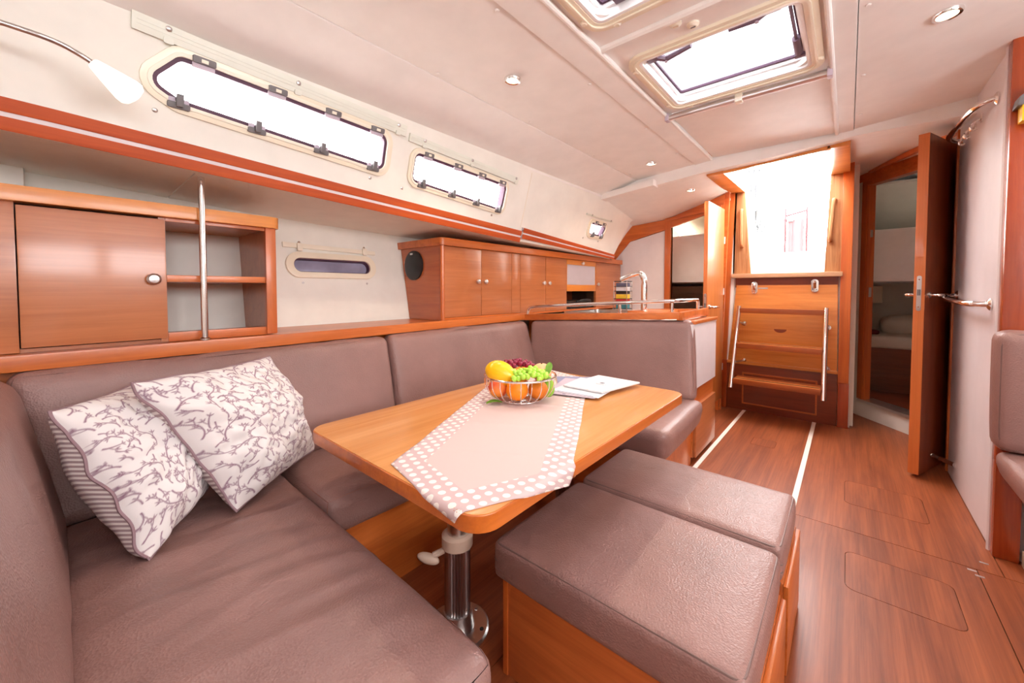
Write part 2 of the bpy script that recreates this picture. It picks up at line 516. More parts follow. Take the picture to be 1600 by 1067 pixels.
floor_panel(rect(-0.174, 0.468, 2.291, 6.4), [offset(hB, 0.002)])
floor_panel(rect(0.471, 2.05, 2.291, 6.4))
for h in (hA, hB, hC): obj('floor_hatch', MB().prism(h, -0.006, 0.0003, XY()), FLOORW, floor, smooth=0)
for x0 in (-0.697, -0.200):
    obj('inlay_strip', B(x0, x0 + 0.025, 2.291, 4.02, -0.006, 0.0005), STRIP, floor, label='white inlay line in the floor')
for x, y in ((0.385, 2.27), (0.40, 2.24), (0.43, 2.36)):
    obj('floor_latch', B(x - 0.012, x + 0.012, y - 0.005, y + 0.005, -0.004, 0.001), ALU, floor, label='small metal floor latch')

# ---- port hull side, deck underside
def hull(u, v, w): return (-2.19 - 0.2 * (v - 1.21) + w * 0.98, u, v + w * 0.196)
port_hole = rrect(0.80, 1.225, 1.172, 1.246, 0.036)
wall = thing('wall_left', (-2.2, 1.5, 0), 'cream vinyl lining of the hull side behind the lockers', 'wall', kind='structure')
obj('hull_lining', plate_with_holes(rect(-1.4, 6.45, -0.05, 1.66), [port_hole], -0.05, 0.0, hull), CREAM, wall, smooth=0)
obj('lining_block', MB().prism([(-0.4, 1.36), (-0.068, 1.36), (-0.068, 1.545), (-0.4, 1.56)], 0.0, 0.07, hull), CREAM, wall, bevel=0.004)
DECK_IN = [(-1.4, 1.512), (0.0, 1.490), (1.0, 1.447), (2.03, 1.404), (3.5, 1.372), (3.9, 1.36)]
DECK_OUT = [(-1.4, 1.52), (-0.06, 1.505), (0.28, 1.481), (0.75, 1.445), (1.62, 1.425), (3.9, 1.40)]
deck = thing('ceiling_side_deck', (-1.95, 1.5, 1.4), 'cream underside of the side deck above the lockers', 'ceiling', kind='structure')
def deck_panel(y0, y1, xi):
    def fn(u, v):
        y = y0 + (y1 - y0) * v; zi = interp(y, DECK_IN) + 0.008; zo = interp(y, DECK_OUT)
        xa = xi - max(0.0, y - 3.42) * 0.62
        x = xa + (-2.30 - xa) * u
        return (x, y, zi + (zo - zi) * u)
    return obj('deck_lining', MB().slab(2, 12, fn, 0.05), CREAM, deck, smooth=0)
deck_panel(-1.4, 0.318, -1.70); deck_panel(0.321, 3.9, -1.69)
def lip(u, v):
    y = -1.4 + 4.845 * v
    return (-1.672 - 0.035 * u - 0.008 * y, y, interp(y, DECK_IN) + 0.004)
obj('deck_lip', MB().slab(1, 12, lip, 0.06), CREAM, deck, smooth=0)

# ---- port coach roof side, a leaning plane x = a + b y + c z
CA, CB, CC = -2.091, -0.0023, 0.2827
_n = Vector((1, -CB, -CC)).normalized()
def coach(u, v, w): return (CA + CB * u + CC * v + _n.x * w, u + _n.y * w, v + _n.z * w)
W2 = [(1.140, 1.615), (1.812, 1.572), (1.812, 1.722), (1.140, 1.745)]
W3 = [(2.90, 1.548), (3.13, 1.548), (3.17, 1.642), (2.90, 1.642)]
W1 = [(0.262, 1.672), (0.985, 1.628), (0.985, 1.772), (0.262, 1.800), (0.184, 1.712)]
R1 = [0.05, 0.03, 0.035, 0.03, 0.03]
w1 = round_poly(W1, R1, 6); w2 = round_poly(W2, 0.03, 6); w3 = round_poly(W3, 0.025, 6)
cw = thing('wall_coachroof', (-1.6, 1.5, 1.4), 'cream coachroof side holding the long window and two smaller ones', 'wall', kind='structure')
obj('coachroof_lining', plate_with_holes([(y, z + 0.004) for y, z in DECK_IN[:4]] + [(3.445, 1.378), (3.54, 1.575), (3.63, 1.74), (3.81, 1.80), (3.9, 1.83), (3.9, 1.98), (-1.4, 1.98)], [offset(w1, 0.006), offset(w2, 0.006), offset(w3, 0.006)], -0.05, 0.0, coach), CREAM, cw, smooth=0)
_ends = [(3.445, 1.378), (3.54, 1.575), (3.63, 1.74), (3.81, 1.80)]; _outs = [(-1.93, 1.36), (-1.87, 1.56), (-1.76, 1.745), (-1.62, 1.81)]
for (e0, e1), (q0, q1) in zip(zip(_ends, _ends[1:]), zip(_outs, _outs[1:])):
    a0, a1 = coach(e0[0], e0[1], 0), coach(e1[0], e1[1], 0); d0, d1 = (q0[0], 3.875, q0[1]), (q1[0], 3.875, q1[1])
    k = Vector((-0.05, 0.0, 0.03))
    obj('flared_lining', MB().hexa([a0, d0, Vector(d0) + k, Vector(a0) + k, a1, d1, Vector(d1) + k, Vector(a1) + k]), CREAM, cw, smooth=0)
obj('lining_joint', MB().prism(rect(2.028, 2.032, 1.50, 1.84), 0, 0.0012, coach), GEL, cw, smooth=0)
for y, z in ((0.208, 1.633), (0.930, 1.584), (1.099, 1.572), (1.738, 1.536), (2.84, 1.51), (3.10, 1.505)):
    p = coach(y, z, 0)
    obj('screw_head', MB().lathe([(0.007, 0), (0.007, 0.0015), (0.004, 0.003)], p, 12, _n), STEEL, cw)

def coach_window(name, poly, rad, frame_w, hinges, catches, label, s=1.0):
    n = 6
    inn = round_poly(poly, rad, n)
    lo = coach(sum(p[0] for p in poly) / len(poly), min(p[1] for p in poly), 0)
    t = thing(name, lo, label, 'window', kind='structure')
    outer = offset(inn, frame_w); lipo = offset(inn, frame_w * 0.45)
    obj('window_frame', MB().ring(outer, offset(inn, 0.004), -0.01, 0.010, coach), GEL, t, bevel=0.003)
    obj('inner_lip', MB().ring(lipo, offset(inn, 0.002), 0.0, 0.014, coach), IVORY, t, bevel=0.002)
    obj('rubber_seal', MB().ring(offset(inn, 0.003), offset(inn, -0.010), -0.035, 0.004, coach), RUBBER, t, bevel=0.002)
    obj('window_pane', MB().prism(offset(inn, -0.004), -0.036, -0.030, coach), GLASS, t, smooth=0)
    for (u, v) in hinges:
        h = obj('hinge', MB().prism(rrect(u - 0.030 * s, u + 0.030 * s, v - 0.004, v + 0.016, 0.004, 2), 0.004, 0.022, coach), PLASTIC, t, bevel=0.002)
        obj('hinge_leaf', MB().prism(rect(u - 0.030 * s, u + 0.028 * s, v - 0.018, v - 0.003), -0.004, 0.014, coach), PLASTICL, h, bevel=0.001)
        obj('hinge_pin', MB().prism(rect(u - 0.009 * s, u + 0.009 * s, v + 0.000, v + 0.010), 0.018, 0.0245, coach), IVORY, h, bevel=0.001)
    for (u, v) in catches:
        c = obj('catch', MB().prism(rrect(u - 0.028 * s, u + 0.028 * s, v - 0.016, v + 0.002, 0.004, 2), 0.004, 0.020, coach), PLASTIC, t, bevel=0.002)
        for d in (-0.017 * s, 0.017 * s):
            obj('catch_ribs', MB().prism(rect(u + d - 0.008 * s, u + d + 0.008 * s, v - 0.008, v + 0.014), 0.002, 0.016, coach), PLASTICL, c, bevel=0.001)
        obj('catch_lever', MB().prism(rect(u - 0.008 * s, u + 0.010 * s, v - 0.010, v + 0.026), 0.016, 0.034, coach), PLASTIC, c, bevel=0.003)
    return t
coach_window('window_1', W1, R1, 0.030,
             [(0.322, 1.802), (0.534, 1.793), (0.735, 1.785), (0.930, 1.778)], [(0.262, 1.669), (0.477, 1.657), (0.703, 1.645), (0.930, 1.631)],
             'longest coachroof window, pointed at its forward end, with dark seal and four catches')
coach_window('window_2', W2, 0.03, 0.026,
             [(1.215, 1.744), (1.410, 1.737), (1.590, 1.730), (1.765, 1.724)], [(1.199, 1.609), (1.398, 1.597), (1.583, 1.585), (1.772, 1.573)],
             'middle coachroof window, a slim rounded rectangle with four catches along its sill', 0.85)
coach_window('window_3', W3, 0.025, 0.030, [(2.98, 1.645), (3.11, 1.645)], [(2.95, 1.545), (3.10, 1.545)],
             'small square coachroof window above the galley lockers', 0.7)

# ---- blind rails over the coachroof windows
def blind_rail(y0, y1, z0, z1, h, label, posts):
    t = thing('blind_rail', coach(y0, z0 - h / 2, 0.01), label, 'rail', 'blind rails over the coachroof windows')
    mb = MB(); seg = 6
    poly = []
    def zz(y): return z0 + (z1 - z0) * (y - y0) / (y1 - y0)
    p = [(y0, zz(y0) - h / 2), (y1, zz(y1) - h / 2), (y1, zz(y1) + h / 2), (y0, zz(y0) + h / 2)]
    obj('rail_body', MB().prism(p, 0.0, 0.012, coach), RAILI, t, bevel=0.003)
    for g0 in (-0.12, 0.10):
        q = [(y0 + 0.01, zz(y0) + h * g0), (y1 - 0.01, zz(y1) + h * g0), (y1 - 0.01, zz(y1) + h * (g0 + 0.05)), (y0 + 0.01, zz(y0) + h * (g0 + 0.05))]
        obj('rail_groove', MB().prism(q, 0.011, 0.0135, coach), RAILI, t)
    for y in posts:
        b = obj('rail_bracket', MB().prism(rrect(y - 0.012, y + 0.012, zz(y) - h * 0.62, zz(y) - h * 0.25, 0.004, 2), 0.010, 0.017, coach), RAILI, t, bevel=0.002)
        obj('bracket_screw', MB().lathe([(0.008, 0), (0.008, 0.003), (0.004, 0.005)], coach(y, zz(y) + h * 0.25, 0.012), 12, _n), STEEL, b)
    return t
blind_rail(0.155, 1.075, 1.853, 1.818, 0.046, 'ivory blind rail above the longest coachroof window', (0.235, 0.60, 1.03))
blind_rail(1.095, 1.905, 1.800, 1.766, 0.036, 'ivory blind rail above the middle coachroof window', (1.18, 1.50, 1.88))
blind_rail(2.80, 3.26, 1.695, 1.690, 0.014, 'thin ivory blind rail above the small square window', (2.88, 3.22))

# ---- hull portlight and its rail
t = thing('window_4', hull(1.01, 1.14, 0), 'smoked oblong portlight with thick cream frame between the two locker units', 'window', kind='structure')
fo = rrect(0.762, 1.262, 1.142, 1.278, 0.066, 8)
fi = rrect(0.800, 1.225, 1.172, 1.246, 0.036, 8)
obj('window_frame', MB().ring(fo, fi, -0.03, 0.016, hull), GEL, t, bevel=0.004)
obj('rubber_seal', MB().ring(offset(fi, 0.001), offset(fi, -0.005), -0.035, 0.004, hull), RUBBER, t)
obj('window_pane', MB().prism(offset(fi, 0.002), -0.030, -0.024, hull), SMOKE, t, smooth=0)
for y in (0.84, 1.20):
    obj('frame_screw', MB().lathe([(0.006, 0), (0.006, 0.003)], hull(y, 1.117, 0), 10, (1, 0, 0.2)), STEEL, t)
t = thing('blind_rail', hull(0.78, 1.29, 0), 'short ivory blind rail above the smoked hull portlight', 'rail')
obj('rail_body', MB().prism([(0.755, 1.300), (1.27, 1.289), (1.27, 1.312), (0.755, 1.326)], 0.0, 0.012, hull), IVORY, t, bevel=0.003)
for y in (0.835, 1.20):
    b = obj('rail_bracket', MB().prism(rrect(y - 0.013, y + 0.013, 1.282, 1.322, 0.004, 2), 0.012, 0.022, hull), IVORY, t, bevel=0.002)
    obj('bracket_screw', MB().lathe([(0.007, 0), (0.007, 0.004)], hull(y, 1.328, 0.008), 10, (1, 0, 0.2)), CHROME, b)

# ---- wooden rails under the coachroof windows
def wood_rail(name, pts, label):
    """pts: (y, z top, z bottom) along the boat; two strips with a pale groove"""
    t = thing(name, coach(pts[0][0], pts[0][2], 0.0), label, 'trim', kind='structure')
    def bar(f0, f1, w0, w1, nm, mat, bv):
        mb = MB()
        lo = [(y, zb + (zt - zb) * f0) for y, zt, zb in pts]; hi = [(y, zb + (zt - zb) * f1) for y, zt, zb in pts]
        mb.prism(lo + hi[::-1], w0, w1, coach)
        obj(nm, mb, mat, t, bevel=bv)
    bar(0.0, 1.0, -0.01, 0.0185, 'groove_strip', PANELW, 0.0)
    bar(0.0, 0.42, 0.0, 0.022, 'wood_strip', RAILW, 0.004)
    bar(0.56, 1.0, 0.0, 0.022, 'wood_strip', RAILW, 0.004)
wood_rail('trim_1', [(-1.3, 1.605, 1.525), (0.0, 1.571, 1.492), (0.30, 1.559, 1.480), (1.01, 1.524, 1.448), (2.030, 1.478, 1.404)], 'long reddish double wooden rail below the long and middle windows')
wood_rail('trim_2', [(2.045, 1.500, 1.430), (3.450, 1.416, 1.372)], 'short reddish double wooden rail below the small square window')

# ---- ceiling
PROF = [(-1.66, 1.835), (-1.57, 1.868), (-1.30, 1.948), (-0.86, 1.986), (-0.745, 1.996), (-0.40, 2.002), (0.05, 2.010), (0.47, 2.052), (1.7, 2.00)]
YB = 3.03                       # the beam
ceil = thing('ceiling', (-0.4, 1.0, 1.9), 'off-white padded headlining in long panels with small round caps along the joints', 'ceiling', kind='structure')
def ceil_panel(x0, x1, y0, y1, dz=0.0, nu=8, rnd=None):
    def fn(u, v):
        x = x0 + (x1 - x0) * u; y = y0 + (y1 - y0) * v
        return (x, y, interp(x, PROF) + dz)
    return obj('ceiling_panel', MB().slab(nu, 8, fn, 0.02), CEIL, ceil, bevel=0.003)
ceil_panel(-1.600, -1.297, -1.35, YB, 0)
ceil_panel(-1.294, -0.862, 0.42, YB, 0.002)
ceil_panel(-1.294, -0.862, -1.35, 0.417, 0.0)
ceil_panel(-0.859, -0.742, -1.35, YB, -0.004)
ceil_panel(-0.066, 0.004, -1.35, YB, -0.006)
ceil_panel(0.007, 1.9, -1.35, YB, 0.0)
H2 = (-0.712, -0.090, 1.512, 2.090); H1 = (-0.722, -0.095, 0.705, 1.292); H0 = (-0.722, -0.095, -0.85, -0.26)
def hatch_hole(h, d): return rrect(h[0] + d, h[1] - d, h[2] + d, h[3] - d, 0.07)
obj('ceiling_panel', plate_with_holes(rect(-0.742, -0.066, -1.35, 2.13), [hatch_hole(H1, 0.05), hatch_hole(H2, 0.05), hatch_hole(H0, 0.05)], 0.0, 0.03, XY(2.008)), CEIL, ceil, smooth=0)
obj('ceiling_panel', MB().prism(rrect(-0.735, -0.080, 2.150, 3.015, 0.02), 0.0, 0.03, XY(2.004)), CEIL, ceil, bevel=0.003)
obj('ceiling_backing', plate_with_holes(rect(-1.75, 1.95, -1.4, 3.10), [hatch_hole(H1, 0.045), hatch_hole(H2, 0.045), hatch_hole(H0, 0.045)], 0.0, 0.04, XY(2.075)), CEIL, ceil, smooth=0)
# padded edges round the hatch trunk
def bead(pts, r, par=None):
    return obj('padded_edge', MB().tube(pts, r, 10), CEIL, par or ceil)
bead([(-0.748, -1.3, 1.997), (-0.748, YB - 0.01, 1.997)], 0.010)
bead([(-0.070, -1.3, 2.000), (-0.070, YB - 0.01, 2.000)], 0.010)
bead([(-0.74, 1.392, 2.006), (-0.07, 1.392, 2.006)], 0.016)
bead([(-1.585, y, 1.862) for y in (-1.3, YB)], 0.016)
for x, ys in ((-1.272, (0.47, 1.02, 1.62, 2.30, 2.85)), (-0.882, (0.95, 1.55, 2.18, 2.70)), (0.03, (1.75, 2.30, 2.80))):
    for y in ys:
        obj('screw_cap', MB().lathe([(0.008, 0.0), (0.008, -0.002), (0.005, -0.004)], (x, y, interp(x, PROF) + 0.001), 12), CEIL, ceil)

# beam and lower ceiling aft of it
AFT0 = [(-1.85, 1.815), (-1.16, 1.885), (-0.80, 1.918), (-0.42, 1.935), (0.05, 1.972), (0.47, 1.965), (0.7, 1.96)]
AFT1 = [(-1.95, 1.43), (-1.88, 1.47), (-1.70, 1.728), (-1.35, 1.755), (-0.90, 1.900), (-0.80, 1.955), (-0.42, 1.96), (0.05, 2.06), (0.6, 2.06)]
def beam_fn(off):
    def fn(u, v):
        x = -1.80 + 2.28 * u
        z0 = interp(x, AFT0); z1 = interp(x, PROF) + 0.03
        return (x, YB + off, z0 + (z1 - z0) * v)
    return fn
beam = obj('ceiling_beam', MB().slab(30, 1, lambda u, v: (-1.80 + 2.28 * u, YB + 0.045 * v, interp(-1.80 + 2.28 * u, AFT0)), 0.10), CEIL, None, bevel=0.006,
           label='pale curved beam crossing the headlining just ahead of the companionway', cat='beam', kind='structure')
obj('beam_cover', MB().slab(12, 1, lambda u, v: (-1.78 + 0.64 * u, YB - 0.06 + 0.10 * v, interp(-1.78 + 0.64 * u, AFT0) - 0.012), 0.05), CEIL, beam, bevel=0.008)
aft = thing('ceiling_aft', (-0.4, 3.5, 1.9), 'low off-white ceiling either side of the companionway hatch', 'ceiling', kind='structure')
def aft_z(x, y): 
    t = max(0, min(1, (y - 3.06) / 0.80))
    return interp(x, AFT0) * (1 - t) + interp(x, AFT1) * t
def aft_panel(x0, x1, y0, y1, nu=16):
    return obj('ceiling_panel', MB().slab(nu, 8, lambda u, v: (x0 + (x1 - x0) * u, y0 + (y1 - y0) * v, aft_z(x0 + (x1 - x0) * u, y0 + (y1 - y0) * v)), 0.05), CEIL, aft)
aft_panel(-1.98, -0.790, 3.07, 3.95)
aft_panel(-0.80, -0.005, 3.07, 3.115, 4)
aft_panel(-0.008, 0.75, 3.07, 4.75, 8)
obj('roof_cover', B(-2.3, -0.80, 3.05, 6.45, 2.06, 2.10), CEIL, aft)
obj('roof_cover', B(-0.04, 2.0, 3.05, 6.45, 2.11, 2.15), CEIL, aft)

# ---- deck hatches
def deck_hatch(name, H, label, levers, strut):
    x0, x1, y0, y1 = H
    t = thing(name, ((x0 + x1) / 2, (y0 + y1) / 2, 1.99), label, 'hatch', kind='structure')
    z = 2.008
    fr = XY(z)
    o = rrect(x0, x1, y0, y1, 0.075, 8); m1 = offset(o, -0.028); m2 = offset(o, -0.042); i1 = offset(o, -0.055); g = offset(o, -0.066)
    obj('hatch_frame', MB().ring(o, m2, -0.012, 0.02, fr), GEL, t, bevel=0.004)
    obj('frame_ridge', MB().ring(offset(o, -0.018), m1, -0.018, -0.010, fr), GEL, t, bevel=0.003)
    obj('inner_lip', MB().ring(m2, i1, -0.010, 0.06, fr), OUTW, t, bevel=0.003)
    obj('hatch_coaming', MB().ring(i1, g, 0.022, 0.07, fr), OUTW, t, bevel=0.004)
    obj('rubber_seal', MB().ring(offset(g, 0.003), offset(g, -0.008), 0.036, 0.047, fr), RUBBER, t, bevel=0.002)
    obj('hatch_pane', MB().prism(offset(g, -0.004), 0.046, 0.056, fr), TINT, t, smooth=0)
    for i, (px, py) in enumerate(((x0 + 0.014, y0 + 0.10), (x0 + 0.014, y1 - 0.09), (x0 + 0.10, y1 - 0.014), (x1 - 0.12, y1 - 0.014), (x1 - 0.014, y1 - 0.10))):
        obj('frame_clip', MB().lathe([(0.013, 0.0), (0.013, -0.006), (0.008, -0.010)], (px, py, z - 0.010), 12), GEL, t)
    for (bx, by, ex, ey, cx2, cy2) in levers:
        l = obj('hatch_handle', MB().tube([(bx, by, z + 0.028), (cx2, cy2, z + 0.018), (ex, ey, z + 0.016)], [0.016, 0.013, 0.009], 8), LEVER, t)
        obj('handle_block', B(bx - 0.022, bx + 0.022, by - 0.022, by + 0.022, z + 0.012, z + 0.046), LEVER, l, bevel=0.005)
        obj('handle_button', MB().lathe([(0.007, 0), (0.007, -0.004)], (cx2, cy2, z + 0.008), 10), PLASTICL, l)
    if strut:
        (ax, ay, ex, ey) = strut
        s = obj('gas_strut', MB().tube([(ax, ay, z + 0.036), (ex, ey, z + 0.020)], 0.006, 8), LEVER, t)
        dx, dy = ex - ax, ey - ay
        obj('strut_cylinder', MB().tube([(ex - dx * 0.06, ey - dy * 0.06, z + 0.020), (ex - dx * 0.34, ey - dy * 0.34, z + 0.026)], 0.014, 12), LEVER, s)
        obj('strut_foot', B(ex - 0.015, ex + 0.02, ey - 0.012, ey + 0.012, z + 0.012, z + 0.046), LEVER, s, bevel=0.004)
    return t
deck_hatch('window_5', H2, 'large square ceiling hatch with two plum handles, gas strut and blind bar beside it',
           [(-0.628, 1.612, -0.48, 1.620, -0.585, 1.648), (-0.212, 1.588, -0.350, 1.612, -0.262, 1.615)], (-0.170, 1.60, -0.170, 1.975))
deck_hatch('window_6', H1, 'nearer ceiling hatch cut off by the top edge of the photo',
           [(-0.58, 1.205, -0.44, 1.18, -0.52, 1.195)], None)
deck_hatch('window_7', H0, 'forward ceiling hatch added unseen behind the viewpoint for fill light', [(-0.58, -0.35, -0.44, -0.37, -0.52, -0.36)], None)  # unseen hatch, added to let more skylight into the cabin
b = thing('blind_bar', (-0.40, 2.118, 1.99), 'silver roller blind bar along the aft side of the large ceiling hatch', 'blind bar')
obj('bar_tube', MB().tube([(-0.735, 2.118, 1.982), (-0.078, 2.118, 1.982)], 0.015, 12), ALU, b)
for x in (-0.742, -0.078): obj('end_cap', B(x - 0.008, x + 0.010, 2.100, 2.136, 1.965, 2.004), PLASTICL, b, bevel=0.003)
obj('bar_clip', B(-0.425, -0.395, 2.098, 2.138, 1.963, 2.000), IVORY, b, bevel=0.004)
for i, (x, y) in enumerate(((-0.475, 1.425), (-0.43, 1.468))):
    c = thing('ceiling_button', (x, y, 2.0), ['flat ivory push button between the ceiling hatches', 'round ivory push button with a dark slot between the ceiling hatches'][i], 'button')
    obj('button_base', MB().lathe([(0.020, 0.0), (0.020, -0.006), (0.012, -0.012)], (x, y, 2.008), 16), IVORY, c)
    obj('button_slot', B(x - 0.008, x + 0.008, y - 0.002, y + 0.002, 1.994, 1.998), BEIGE if i == 0 else PLASTIC, c)

# ---- downlights
def downlight(x, y, z, r, label, power, nx=0.0):
    t = thing('downlight', (x, y, z - 0.02), label, 'ceiling light', 'round chrome downlights in the headlining')
    ax = Vector((nx, 0, -1)).normalized()
    obj('chrome_ring', MB().lathe([(r, -0.004), (r, 0.004), (r * 0.92, 0.010), (r * 0.70, 0.008), (r * 0.66, 0.0)], (x, y, z), 24, ax), CHROME, t)
    obj('lamp_disc', MB().lathe([(r * 0.68, 0.0), (r * 0.66, 0.006)], (x, y, z), 24, ax), LAMPGLOW, t)
    ld = bpy.data.lights.new('downlight_bulb', 'SPOT'); ld.energy = power; ld.color = (1.0, 0.82, 0.62)
    ld.spot_size = math.radians(140); ld.spot_blend = 0.8; ld.shadow_soft_size = 0.03
    o = bpy.data.objects.new('downlight_bulb', ld); COL.objects.link(o); o.parent = t; o.location = (0, 0, -0.005)
    return t
LP = 9.0
downlight(-1.09, 1.27, interp(-1.09, PROF), 0.036, 'lit chrome downlight above the dining table', LP, -0.09)
downlight(-1.07, 2.74, interp(-1.07, PROF), 0.036, 'lit chrome downlight above the galley peninsula', LP, -0.09)
downlight(0.237, 2.015, interp(0.237, PROF), 0.040, 'lit chrome downlight at the upper right near the white partition', LP, 0.05)
downlight(-0.99, 3.37, aft_z(-0.99, 3.37), 0.034, 'lit chrome downlight on the low ceiling ahead of the open port door', LP * 0.8, -0.1)
# ---- forward and starboard enclosure
obj('wall_front', B(-2.4, 1.75, -1.40, -1.34, -0.05, 2.1), CREAM, None, label='pale forward bulkhead behind the viewpoint', cat='wall', kind='structure')
SW1, SW2 = rrect(-0.80, 0.20, 1.27, 1.77, 0.05), rrect(0.42, 1.58, 1.27, 1.77, 0.05)  # both window openings are added out of view, as fill light from starboard
obj('wall_right', plate_with_holes(rect(-1.40, 6.45, -0.05, 2.12), [SW1, SW2], 0.0, 0.06, plane_x(1.70)), CREAM, None, smooth=0, label='pale starboard hull lining beyond the seat', cat='wall', kind='structure')
for i, sw_ in enumerate((SW1, SW2)):
    w = thing('window_%d' % (8 + i), (1.70, (-0.3, 1.0)[i], 1.45), ['forward', 'aft'][i] + ' starboard window added out of view on the right for fill light', 'window', kind='structure')
    obj('window_frame', MB().ring(offset(sw_, 0.03), sw_, -0.012, 0.0, plane_x(1.70)), GEL, w, bevel=0.003)
    obj('window_pane', MB().prism(offset(sw_, 0.003), 0.03, 0.036, plane_x(1.70)), GLASS, w, smooth=0)

# ---- port aft bulkhead (plane y = 3.85)
PB = 3.85
bk = thing('wall_back', (-1.4, PB, 0), 'aft bulkhead on the galley side, pale panel framed in cherry wood', 'wall', kind='structure')
outline = [(-2.35, 0), (-0.848, 0), (-0.848, 0.44), (-0.803, 2.06), (-2.35, 2.06)]
opening = [(-1.300, 0.10), (-0.905, 0.10), (-0.905, 1.795), (-1.300, 1.738)]
obj('bulkhead_core', plate_with_holes(outline, [opening], 0.012, 0.045, plane_y(PB)), CHERRYX, bk, smooth=0)
obj('pale_panel', MB().prism([(-1.90, 0.80), (-1.352, 0.80), (-1.352, 1.654), (-1.708, 1.572), (-1.90, 1.36)], -0.002, 0.014, plane_y(PB)), PANELW, bk, smooth=0)
obj('door_header', MB().prism([(-1.352, 1.660), (-0.85, 1.80), (-0.835, 1.92), (-0.90, 1.90), (-1.35, 1.755), (-1.70, 1.728), (-1.88, 1.48), (-1.90, 1.36), (-1.708, 1.574)], -0.010, 0.013, plane_y(PB)), CHERRYX, bk, smooth=0)
obj('door_jamb', B(-1.352, -1.300, PB - 0.022, PB + 0.05, 0, 1.745), CHERRYZ, bk, bevel=0.004)
obj('door_jamb', B(-0.905, -0.862, PB - 0.015, PB + 0.05, 0, 1.80), CHERRYZ, bk, bevel=0.004)
obj('header_rail', MB().prism([(-1.352, 1.735), (-0.86, 1.798), (-0.86, 1.828), (-1.352, 1.765)], -0.022, 0.05, plane_y(PB)), CHERRYX, bk, bevel=0.003)

# open port door
def lever_handle(par, base, out, along, length=0.10):
    base, out, along = Vector(base), Vector(out).normalized(), Vector(along).normalized()
    h = obj('door_handle', MB().tube(spline([base, base + out * 0.035, base + out * 0.050 + along * 0.015, base + out * 0.050 + along * length * 0.6, base + out * 0.046 + along * length], 6), [0.009] * 19 + [0.008] * 5 + [0.006], 10), CHROME, par, label='chrome lever handle')
    obj('handle_rose', MB().lathe([(0.018, 0), (0.018, 0.006), (0.012, 0.010)], base, 16, out), CHROME, h)
    return h
def door_leaf(name, A, Bp, th, z0, z1, label, face, edge, lockz, near):
    """leaf from hinge A to free edge Bp (x, y)"""
    A = Vector((A[0], A[1], 0)); Bq = Vector((Bp[0], Bp[1], 0)); d = (Bq - A).normalized(); nn = Vector((-d.y, d.x, 0))
    L = (Bq - A).length
    fr = lambda u, v, w: tuple(A + d * u + nn * w + Vector((0, 0, v)))
    t = thing(name, (A.x, A.y, z0), label, 'door', kind='structure')
    obj('door_panel', MB().prism(rect(0, L - 0.006, z0, z1), -th / 2, th / 2, fr), face, t, bevel=0.002)
    e = obj('door_edge', MB().prism(rect(L - 0.008, L, z0, z1), -th / 2, th / 2, fr), edge, t, bevel=0.002)
    lp = obj('lock_plate', MB().prism(rrect(-0.010, 0.010, lockz - 0.10, lockz + 0.10, 0.009, 3), L - 0.001, L + 0.0015, lambda u, v, w: fr(w, v, u)), STEEL, t)
    obj('lock_latch', MB().prism(rect(-0.006, 0.006, lockz - 0.012, lockz + 0.022), L + 0.0005, L + 0.008, lambda u, v, w: fr(w, v, u)), PLASTIC, lp)
    for v in (-0.078, 0.078):
        obj('plate_screw', MB().lathe([(0.004, 0), (0.004, 0.002)], fr(L + 0.001, lockz + v, 0), 8, d), CHROME, lp)
    for sg in (-1, 1):
        lever_handle(t, fr(L - 0.055, lockz - 0.01, sg * th / 2), nn * sg, -d, 0.11)
    for v in (0.25, z1 - z0 - 0.30, (z1 - z0) * 0.55):
        obj('hinge', MB().tube([fr(-0.006, z0 + v, near * th / 2), fr(-0.006, z0 + v + 0.06, near * th / 2)], 0.006, 8), STEEL, t)
    return t
NDOOR = wood('orange_cherry_door', lin(196, 116, 54), lin(166, 88, 34), 'Z', rough=0.4, coat=0.2)
door_leaf('door_1', (-0.850, 3.83), (-0.868, 3.38), 0.030, 0.12, 1.785, 'narrow cherry door standing open beside the companionway, port side', NDOOR, DOORE, 0.95, 1)

# port cabin seen through the door
pc = thing('wall_port_cabin', (-1.5, 4.8, 0), 'pale moulded heads compartment seen through the open port door', 'wall', kind='structure')
obj('cabin_wall', B(-2.3, -0.80, 4.98, 5.02, 0, 2.08), CREAM, pc)
obj('cabin_side', B(-0.90, -0.87, 4.04, 5.0, 0, 2.08), CREAM, pc)
obj('cabin_side', B(-0.90, -0.885, 3.89, 4.04, 0, 2.07), CHERRYZ, pc)
obj('cabin_ceiling', MB().slab(2, 2, lambda u, v: (-2.3 + 1.48 * u, 3.90 + 1.08 * v, 1.72 + 0.16 * u + 0.05 * v), 0.02), CREAM, pc)
obj('moulded_shelf', B(-2.2, -0.86, 4.66, 4.98, 1.04, 1.12), MOULD, pc, bevel=0.015)
obj('moulded_front', MB().prism([(-2.2, 0.1), (-0.87, 0.1), (-0.87, 1.04), (-1.62, 1.04), (-1.50, 0.60), (-2.2, 0.5)], 4.70 - PB, 4.72 - PB, plane_y(PB)), MOULD, pc)
obj('dark_recess', B(-2.2, -1.45, 4.73, 4.75, 0.1, 1.04), PLASTIC, pc)
obj('moulded_locker', MB().hexa([(-1.27, 4.55, 1.43), (-0.87, 4.55, 1.43), (-0.87, 4.97, 1.43), (-1.27, 4.97, 1.43), (-1.50, 4.40, 1.80), (-0.87, 4.40, 1.80), (-0.87, 4.97, 1.80), (-1.50, 4.97, 1.80)]), CREAM, pc, bevel=0.03, seg=3)
obj('water_heater_dome', ball((-1.18, 4.42, 1.79), 0.16, 0.16, 0.11), GEL, pc)
